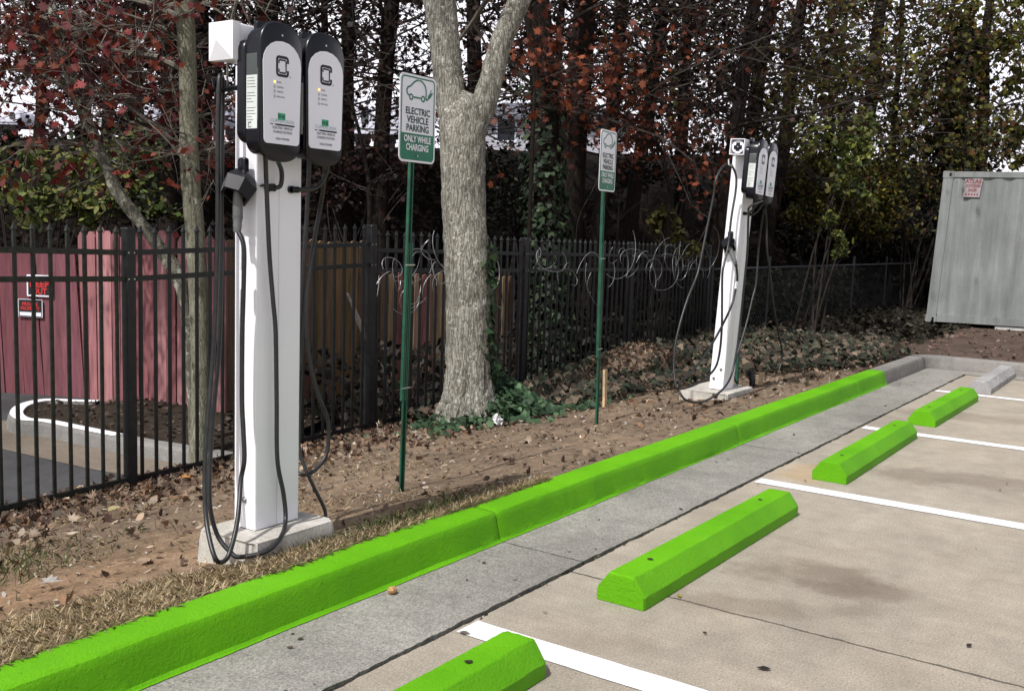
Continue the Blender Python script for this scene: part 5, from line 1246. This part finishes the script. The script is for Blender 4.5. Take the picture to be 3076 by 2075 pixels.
shrub('bright yellow-green spray hanging over the olive shrub', [(2480, 430, 90, 60), (2560, 400, 90, 60), (2560, 520, 60, 70), (2600, 600, 30, 60), (2530, 730, 36, 26), (2500, 690, 20, 40)], 15.0, [tuple(2.3 * v for v in c) for c in YG], 65, 1500, .105, stems=.04)
shrub('small yellow-leaved bush above the wire coils, left of the farther station', [(1990, 690, 55, 50), (2055, 730, 50, 40), (1960, 660, 40, 40), (2020, 640, 40, 40)], 14.2, [(.17, .15, .035), (.12, .11, .03), (.07, .07, .02)], 66, 380, .12)
shrub('brown-green undergrowth behind the container top', [(2760, 560, 90, 60), (2850, 470, 120, 60), (2980, 470, 110, 60), (2740, 640, 60, 60)], 21, OLIVE + DKG, 67, 2000, .10)
shrub('dark brown bush below the campers, behind the nearer sign', [(1060, 520, 90, 70), (1150, 550, 80, 80), (1000, 580, 90, 70), (1230, 520, 60, 50)], 15.5, DARKB + RUST, 68, 1700, .085)
shrub('dark thicket between the forked tree and the broad furrowed trunk', [(1540, 560, 70, 70), (1500, 470, 60, 60), (1680, 500, 60, 60), (1530, 640, 60, 50)], 15.5, DKG + [(.05, .05, .018)], 69, 1200, .085)
shrub('black-green thicket between the two middle trunks, right of the farther sign', [(1900, 540, 70, 70), (2110, 500, 70, 70), (2000, 480, 80, 50), (2150, 620, 60, 70)], 16.5, DKG + DARKB, 70, 1700, .085)
shrub('long dark thicket behind the chain-link fence between the farther station and the container', [(2300, 640, 110, 90), (2450, 700, 120, 90), (2600, 730, 110, 80), (2740, 700, 80, 110), (2380, 560, 100, 70), (2250, 520, 70, 80), (2680, 800, 110, 60), (2480, 800, 120, 50)], 23.5, DKG + DARKB + [(.03, .034, .014)], 72, 8000, .14, stems=.1)
def overhang():
    """yellow-green branch reaching in at the top right"""
    shrub('tree branch with big yellow-green leaves reaching in at the upper right corner', [(2980, 170, 60, 70), (3040, 60, 60, 70), (3050, 250, 50, 60), (2930, 210, 24, 50), (3060, 390, 30, 60), (2890, 60, 60, 50), (3060, 480, 20, 20)], 23.5, [(.26, .30, .05), (.18, .22, .04), (.40, .32, .05), (.11, .14, .03)], 71, 900, .21, 'leafy_branch', OVAL, None, hang=(3180, -60))
overhang()

def evergreen():
    dep = 24; rng = np.random.default_rng(81); px = dep / FOC
    b = at_d(2862, 560, dep); base = V3(b[0], b[1], h1(b[0], b[1])); top = at_d(2858, 45, dep)
    t = thing('evergreen_tree', base, 'black-green evergreen with drooping boughs above the container', 'tree'); mb = MB(); mb.tube([base - V3(0, 0, .2), top], [.22, .03], 10); mb.build('trunk', M['shadebark'], t, True)
    cen = []; nr = []; mb = MB()
    for k in range(150):
        f = rng.random() ** .8; z = top[2] * (1 - f) + (base[2] + .4) * f; R = (.12 + .95 * f ** .75) * 1.15 * rng.uniform(.7, 1.1); a = rng.uniform(0, 6.28); c = np.array([base[0], base[1], z]); d = np.array([math.cos(a), math.sin(a), 0])
        P = [c + d * R * s + V3(0, 0, -.55 * R * s * s) for s in np.linspace(0, 1, 6)]; mb.tube(P, list(np.linspace(.02, .006, 6)), 4, False)
        m = 34; s = rng.random(m) ** .7; q = c + d * (R * s)[:, None] + np.array([0, 0, -1]) * (.55 * R * s * s + rng.random(m) * .30)[:, None] + rng.normal(0, .12, (m, 3)) * np.array([1, 1, .4]); cen.append(q)
    mb.build('boughs', M['twig'], t); cen = np.concatenate(cen); n = len(cen)
    fast_mesh('crown', leaf_verts(cen, rng.uniform(.10, .22, n), TUFT, np.tile([-.3, -.6, .3], (n, 1)), .3, .8), len(TUFT), mixcols(n, [(.008, .011, .010), (.012, .016, .012), (.006, .008, .009), (.02, .02, .012)], .3), M['leaf'], t)
evergreen()

# ------------------------------------------------------------------ ground clutter (uncountable)
def scatter(name, cen, size, shape, pal, mat, nrm=(0, 0, 1), spread=.35, curl=.5, jit=.3):
    n = len(cen); s = size * RNG.uniform(.5, 1.3, n); o = fast_mesh(name, leaf_verts(cen, s, shape, np.tile(np.array(nrm, float), (n, 1)), curl, spread), len(shape), mixcols(n, pal, jit), M[mat]); o['kind'] = 'stuff'; return o
def on_ground(x, y, lift): return np.stack([x, y, H(x, y) + lift], 1)
LIT = [(.20, .135, .09), (.14, .09, .06), (.30, .22, .155), (.09, .06, .045), (.25, .15, .09), (.36, .29, .22), (.11, .065, .05)]
def litter():
    x = RNG.uniform(1.2, 13.2, 26000); y = RNG.uniform(2.95, 6.6, 26000)
    dens = .05 + .95 * np.exp(-((y - 5.75) / .62) ** 2) + .45 * np.exp(-(((x - 2.0) / 1.0) ** 2 + ((y - 4.6) / .5) ** 2)) + .5 * np.exp(-(((x - 6.6) / .8) ** 2 + ((y - 4.7) / .35) ** 2)) + 2.2 * np.exp(-(((x - 10.6) / 1.1) ** 2 + ((y - 5.4) / .6) ** 2)) + .30 * smooth((x - 6) / 2) + .12 * (wob(x, y, 2.2) > .25) + .16 * smooth((y - 4.3) / .8)
    dens = dens * (.25 + .75 * smooth((y - 4.4) / .9 + .35 * wob(x, y, 2)))
    k = RNG.random(len(x)) < dens * .66; x, y = x[k], y[k]; h_ = RNG.random(len(x)) < .45
    scatter('leaf_litter', on_ground(x[h_], y[h_], .012 + .022 * RNG.random(h_.sum())), .062, MAPLE, LIT, 'litter', spread=.75, curl=1.3)
    scatter('leaf_litter', on_ground(x[~h_], y[~h_], .010 + .016 * RNG.random((~h_).sum())), .056, OVAL * np.array([1.3, 1]), LIT, 'litter', spread=.7, curl=1.2)
    # small chips, bark and twigs
    m = 5500; x = RNG.uniform(1.2, 12.5, m); y = 2.96 + 3.1 * RNG.random(m); c = on_ground(x, y, .006)
    scatter('wood_chips', c, .030, OVAL * np.array([.8, 1.5]), LIT + [(.45, .38, .30), (.06, .045, .035)], 'litter', spread=.4, curl=.4)
    m = 700; x = RNG.uniform(1.5, 11, m); y = 2.96 + 3.0 * RNG.random(m); scatter('pebbles', on_ground(x, y, .006), .028, OVAL, [(.42, .38, .34), (.34, .29, .25), (.5, .47, .44)], 'litter', spread=.6, curl=1.0)
    # beyond the fence: dark litter on the island and bank
    m = 16000; x = RNG.uniform(3.5, 24, m); s_ = RNG.uniform(11.6, 17.5, m); y = (s_ - .5 * x) / .866; k = (y > 6.2) & (x + .4 * (y - 6.2) > 9.2); x, y = x[k], y[k]
    scatter('bank_litter', on_ground(x, y, .05 + .2 * RNG.random(len(x))), .11, MAPLE, [(.013, .010, .008), (.02, .013, .010), (.009, .008, .006), (.012, .014, .008), (.03, .02, .015)], 'litter', (-.3, -.6, .5), .8, .6)  # palette darkened to put the bank's shade into the leaves
    m = 1500; x = RNG.uniform(4.6, 8.8, m); y = RNG.uniform(6.3, 9.6, m); k = np.zeros(m, bool)
    for i in range(m):
        c_ = False; P_ = ISLAND; nn = len(P_)
        for a_ in range(nn):
            (x1, y1), (x2, y2) = P_[a_ - 1], P_[a_]
            if (y1 > y[i]) != (y2 > y[i]) and x[i] < (x2 - x1) * (y[i] - y1) / (y2 - y1) + x1: c_ = not c_
        k[i] = c_
    scatter('island_litter', np.stack([x, y, np.full(m, -.295)], 1)[k], .06, MAPLE, [(.09, .06, .045), (.05, .035, .027), (.14, .10, .08)], 'litter', spread=.5, curl=.7)
    # sparse litter blown on to the slab and gutter
    m = 75; x = RNG.uniform(2, 12, m); y = np.where(RNG.random(m) < .45, RNG.uniform(2.28, 2.68, m), RNG.uniform(-.8, 2.2, m)); scatter('slab_litter', np.stack([x, y, np.full(m, .010)], 1), .024, OVAL, [(.06, .045, .035), (.10, .07, .05), (.035, .028, .025)], 'litter', spread=.25, curl=.3)
    m = 500; x = RNG.uniform(1.5, 12.8, m); y = RNG.normal(2.242, .008, m); scatter('joint_litter', np.stack([x, y, RNG.uniform(-.03, .004, m)], 1), .022, OVAL, [(.09, .07, .05), (.05, .04, .03), (.16, .13, .10)], 'litter', spread=.6, curl=.3)
    m = 2600; x = RNG.uniform(13.0, 24, m); y = RNG.uniform(3.2, 6.4, m); k = y > 3.2 + .25 * np.maximum(0, 15 - x); x, y = x[k], y[k]; scatter('shade_litter', on_ground(x, y, .02 + .06 * RNG.random(len(x))), .10, IVY, [(.035, .035, .022), (.02, .02, .014), (.055, .042, .03), (.09, .078, .06), (.014, .014, .010)], 'litter', spread=.6, curl=.6)
    m = 900; x = RNG.uniform(13.4, 20, m); y = RNG.uniform(-1.5, 3.6, m); scatter('mulch', on_ground(x, y, .015), .07, OVAL, [(.16, .09, .07), (.11, .065, .055), (.22, .15, .12)], 'litter', spread=.5, curl=.5)
litter()

def grass():
    def blades(name, x, y, h, pal, w=.0045, lean=.8):
        n = len(x); c = on_ground(x, y, -.004); a = RNG.uniform(0, 6.28, n); d = np.stack([np.cos(a), np.sin(a), 0 * a], 1); hh = h * RNG.uniform(.4, 1.3, n)
        ln = np.clip(np.abs(RNG.normal(lean, .38, n)), 0, 1.62); c[:, 2] += RNG.random(n) * .012; tip = np.stack([np.sin(ln) * np.cos(a + 1.57), np.sin(ln) * np.sin(a + 1.57), np.cos(ln)], 1) * hh[:, None]
        mid = tip * .55 + np.array([0, 0, 1.]) * (.010 * RNG.random(n))[:, None]; ww = w * RNG.uniform(.6, 1.4, n)[:, None]
        V = np.stack([c - d * ww, c + d * ww, c + mid + d * ww * .7, c + tip, c + mid - d * ww * .7], 1).reshape(-1, 3)
        o = fast_mesh(name, V, 5, mixcols(n, pal, .25), M['grass']); o['kind'] = 'stuff'
    DRY = [(.66, .53, .35), (.54, .42, .27), (.75, .63, .44), (.38, .29, .18), (.48, .39, .22)]
    n = 52000; x = 1.25 + 3.4 * RNG.random(n) ** 1.25; wd = np.interp(x, [1.2, 2.2, 2.9, 3.4, 4.0, 6], [.48, .42, .16, .07, .02, .0]); y = 2.915 + wd * (RNG.random(n) ** 1.3 + .25 * wob(x * 4, x, 1)); y = np.maximum(y, 2.92); k = (RNG.random(n) < .35 + .65 * (wob(x, y, 3.2) > -.15)); k &= ~((x > 2.67) & (x < 3.25) & (y > 3.12)); blades('dry_grass', x[k], y[k], .052, DRY, .0015, 1.38)
    n = 2200; x = np.concatenate([RNG.normal(2.15, .35, n // 2), RNG.normal(3.55, .35, n // 2)]); y = np.concatenate([RNG.normal(4.35, .22, n // 2), 2.95 + .16 * RNG.random(n // 2)]); blades('green_grass', x, y, .06, [(.12, .15, .06), (.15, .155, .07), (.22, .19, .10), (.095, .13, .05)], .0022, .75)
    n = 5000; x = RNG.uniform(1.3, 5, n); y = 3.1 + 2.2 * RNG.random(n); k = wob(x, y, 2.5) > .12; blades('sparse_dry_grass', x[k], y[k], .05, DRY, .0016, 1.25)
grass()

def ivy_cover():
    rng = np.random.default_rng(91)
    # mound at the right foot of the forked tree
    n = 1700; a = rng.normal(0, 1, (n, 2)); x = BIGB[0] + .30 + a[:, 0] * .36; y = BIGB[1] - .14 + a[:, 1] * .22 - .25 * (x - BIGB[0] - .2); r2 = ((x - BIGB[0] - .3) / .4) ** 2 + ((y - BIGB[1]) / .35) ** 2
    z = H(x, y) + .02 + .42 * np.exp(-r2 * .8) * rng.random(n) ** .7
    cols = [(.045, .09, .042), (.03, .062, .03), (.075, .125, .062), (.02, .04, .02)]
    o = fast_mesh('ivy_mound', leaf_verts(np.stack([x, y, z], 1), rng.uniform(.05, .10, n), IVY, np.tile([-.2, -.45, .8], (n, 1)), .2, .35), len(IVY), mixcols(n, cols, .25), M['ivy']); o['kind'] = 'stuff'
    n = 11000; x = rng.uniform(7.0, 14.6, n); y = rng.uniform(2.95, 6.2, n); lim = np.interp(x, [7, 8, 9.5, 10.3, 11.5, 13, 14.6], [5.0, 4.45, 4.25, 3.75, 3.0, 2.9, 3.6]); k = (y > lim + .12 * wob(x, y, 4)) & (rng.random(n) < .9); x, y = x[k], y[k]
    heap = 1.15 * np.exp(-(((x - 10.5) / 1.1) ** 2 + ((y - 5.35) / .7) ** 2)); k = rng.random(len(x)) > heap; x, y = x[k], y[k]
    z = H(x, y) + .03 + .10 * rng.random(len(x)); n = len(x)
    o = fast_mesh('ivy_ground_cover', leaf_verts(np.stack([x, y, z], 1), rng.uniform(.05, .11, n), IVY, np.tile([-.25, -.35, .9], (n, 1)), .25, .45), len(IVY), mixcols(n, [(.040, .050, .030), (.028, .036, .023), (.065, .07, .045), (.10, .07, .05), (.16, .125, .09), (.02, .024, .016), (.07, .05, .036)], .3), M['ivy']); o['kind'] = 'stuff'
    # ivy over the old boards on the right
    n = 3600; x = rng.uniform(14.4, 22.5, n); y = rng.uniform(6.15, 6.7, n); z = rng.random(n) ** 1.5 * .95; o = fast_mesh('fence_ivy', leaf_verts(np.stack([x, y, z], 1), rng.uniform(.06, .12, n), IVY, np.tile([-.4, -.8, .4], (n, 1)), .25, .5), len(IVY), mixcols(n, [(.03, .034, .02), (.018, .022, .013), (.055, .055, .034)], .3), M['ivy']); o['kind'] = 'stuff'
    n = 2600; x = rng.uniform(6.6, 14, n); y = rng.uniform(6.2, 7.6, n); z = H(x, y) + rng.random(n) ** 2 * .7; o = fast_mesh('undergrowth', leaf_verts(np.stack([x, y, z], 1), rng.uniform(.06, .11, n), IVY, np.tile([-.4, -.8, .4], (n, 1)), .25, .6), len(IVY), mixcols(n, [(.022, .018, .013), (.016, .02, .012), (.035, .026, .02)], .3), M['ivy']); o['kind'] = 'stuff'
ivy_cover()

# ------------------------------------------------------------------ countable small things
def small_things():
    q = at_z(1495, 1250, .0); d = (BIGB - EYE) @ CM[2] - .45; q = at_d(1496, 1247, d); q[2] = h1(q[0], q[1]) + .06
    rng = np.random.default_rng(3); mb = MB(); n = 7; vs = []
    for i in range(n):
        for j in range(n): u, v = i / (n - 1) - .5, j / (n - 1) - .5; vs.append(q + V3(u * .12, v * .03, v * .075 + .012 * math.sin(7 * u + 5 * v)) + rng.normal(0, .006, 3))
    mb.add(vs, [(i * n + j, (i + 1) * n + j, (i + 1) * n + j + 1, i * n + j + 1) for i in range(n - 1) for j in range(n - 1)]); tag(mb.build('paper_scrap', M['paper'], None, False, q), 'crumpled white scrap of paper caught in the ivy at the foot of the forked tree', 'litter')
    q = at_z(1178, 1772, .02); mb = MB(); r = np.random.default_rng(4); vs = []; nu, nv = 9, 6
    for i in range(nv):
        for j in range(nu):
            th = math.pi * i / (nv - 1); ph = 6.283 * j / nu; k = 1 + r.normal(0, .07); vs.append(q + V3(.024 * math.sin(th) * math.cos(ph) * k, .020 * math.sin(th) * math.sin(ph) * k, .016 * math.cos(th) * k))
    mb.add(vs, [(i * nu + j, (i + 1) * nu + j, (i + 1) * nu + (j + 1) % nu, i * nu + (j + 1) % nu) for i in range(nv - 1) for j in range(nu)]); tag(mb.build('stone', M['stone'], None, True, q), 'small orange-brown stone in the gutter against the green kerb', 'stone')
    def leaf(px, py, z, size, col, label, cat='leaf', shape=MAPLE):
        p = at_z(px, py, z); n_ = len(shape); a = random.uniform(0, 6.28); mb = MB(); m = V3(p[0], p[1], p[2] if z < .05 else h1(p[0], p[1]) + .035)
        vs = [m + V3(size * (x * math.cos(a) - y * math.sin(a)), size * (x * math.sin(a) + y * math.cos(a)), size * (.35 * abs(x) + .12 * y * y)) for x, y in shape]
        mb.add(vs, [tuple(range(n_))], col); tag(mb.build('fallen_leaf', M['litter'], None, False, m), label, cat)
    leaf(342, 1528, .02, .10, (.42, .38, .18), 'large pale yellow leaf lying near the iron fence, left of the station', shape=OVAL)
    leaf(560, 1435, .0, .09, (.40, .20, .07), 'orange maple leaf at the foot of the iron fence beside the hanging cables')
    leaf(145, 1700, .12, .10, (.38, .36, .34), 'pale grey curled leaf on the bare clay at the far left')
    leaf(2295, 2007, .006, .05, (.03, .024, .022), 'dark brown leaf on the slab in the lower right foreground', shape=OVAL)
    leaf(1395, 1900, .007, .045, (.16, .14, .12), 'small grey leaf lying on the nearest full white line', shape=OVAL)
    leaf(2040, 1788, .006, .035, (.35, .27, .04), 'tiny yellow leaf beside the second wheel stop from the camera', shape=OVAL)
small_things()

# ------------------------------------------------------------------ light, sky, camera
def light():
    trav = Vector((1.0, -.075, -1.45)).normalized()
    sun = bpy.data.lights.new('sun', 'SUN'); sun.energy = SUN_E; sun.angle = math.radians(.9); sun.color = (1.0, .975, .955)
    o = bpy.data.objects.new('sun', sun); COL.objects.link(o); o.rotation_euler = trav.to_track_quat('-Z', 'Y').to_euler(); o.location = (-8, 1, 14)
    w = bpy.data.worlds.new('World'); SC.world = w; w.use_nodes = True; nt = w.node_tree; bg = nt.nodes['Background']
    sk = nt.nodes.new('ShaderNodeTexSky'); sk.sky_type = 'NISHITA'; sk.sun_disc = False
    sk.sun_elevation = math.asin(-trav.z); sk.sun_rotation = math.atan2(-trav.x, -trav.y); sk.air_density = 1.0; sk.dust_density = 4.0; sk.ozone_density = 1.0
    hs = nt.nodes.new('ShaderNodeHueSaturation'); hs.inputs['Saturation'].default_value = .42
    nt.links.new(sk.outputs[0], hs.inputs['Color']); bg.inputs['Strength'].default_value = SKY_S
    # pale evening haze low over the wood
    tc = nt.nodes.new('ShaderNodeTexCoord'); sp = nt.nodes.new('ShaderNodeSeparateXYZ'); nt.links.new(tc.outputs['Generated'], sp.inputs[0])
    dt = nt.nodes.new('ShaderNodeVectorMath'); dt.operation = 'DOT_PRODUCT'; nt.links.new(tc.outputs['Generated'], dt.inputs[0]); dt.inputs[1].default_value = (.80, .60, 0)
    az = nt.nodes.new('ShaderNodeMapRange'); az.interpolation_type = 'SMOOTHSTEP'; nt.links.new(dt.outputs['Value'], az.inputs['Value']); az.inputs['From Min'].default_value = .15; az.inputs['From Max'].default_value = .70
    el = nt.nodes.new('ShaderNodeMapRange'); el.interpolation_type = 'SMOOTHSTEP'; nt.links.new(sp.outputs['Z'], el.inputs['Value']); el.inputs['From Min'].default_value = .52; el.inputs['From Max'].default_value = .22
    f = math_(nt, 'MULTIPLY', az.outputs[0], el.outputs[0])
    cl = noise(nt, tc.outputs['Generated'], 5.0, 4); hz = ramp(nt, cl, [(.35, (.88, .84, .97)), (.65, (1.0, .93, .95))])
    e2 = nt.nodes.new('ShaderNodeMapRange'); e2.interpolation_type = 'SMOOTHSTEP'; nt.links.new(sp.outputs['Z'], e2.inputs['Value']); e2.inputs['From Min'].default_value = .70; e2.inputs['From Max'].default_value = .05
    f = math_(nt, 'MAXIMUM', f, math_(nt, 'MULTIPLY', e2.outputs[0], .42))  # second glow added all round the horizon to brighten upright faces
    gl = mix(nt, f, (0, 0, 0), hz); sc_ = N(nt, 'ShaderNodeVectorMath', operation='SCALE'); nt.links.new(gl, sc_.inputs[0]); sc_.inputs['Scale'].default_value = 1.08 / SKY_S
    ad = N(nt, 'ShaderNodeVectorMath', operation='ADD'); nt.links.new(hs.outputs[0], ad.inputs[0]); nt.links.new(sc_.outputs[0], ad.inputs[1]); nt.links.new(ad.outputs[0], bg.inputs['Color'])
    cam = bpy.data.cameras.new('camera'); co = bpy.data.objects.new('camera', cam); COL.objects.link(co)
    cam.sensor_width = 36; cam.lens = FOC / SRC_W * 36; cam.clip_start = .05; cam.clip_end = 2000
    R = Matrix((CM[0], -CM[1], -CM[2])).transposed(); co.matrix_world = Matrix.Translation(EYE) @ R.to_4x4(); SC.camera = co
    SC.view_settings.view_transform = 'Standard'; SC.view_settings.look = 'None'; SC.view_settings.exposure = 0; SC.view_settings.gamma = 1
    SC.render.engine = 'CYCLES'; SC.cycles.max_bounces = 5; SC.cycles.diffuse_bounces = 3; SC.cycles.glossy_bounces = 2; SC.cycles.transmission_bounces = 2
    SC.cycles.use_denoising = True
SUN_E, SKY_S = 4.2, .11
light()
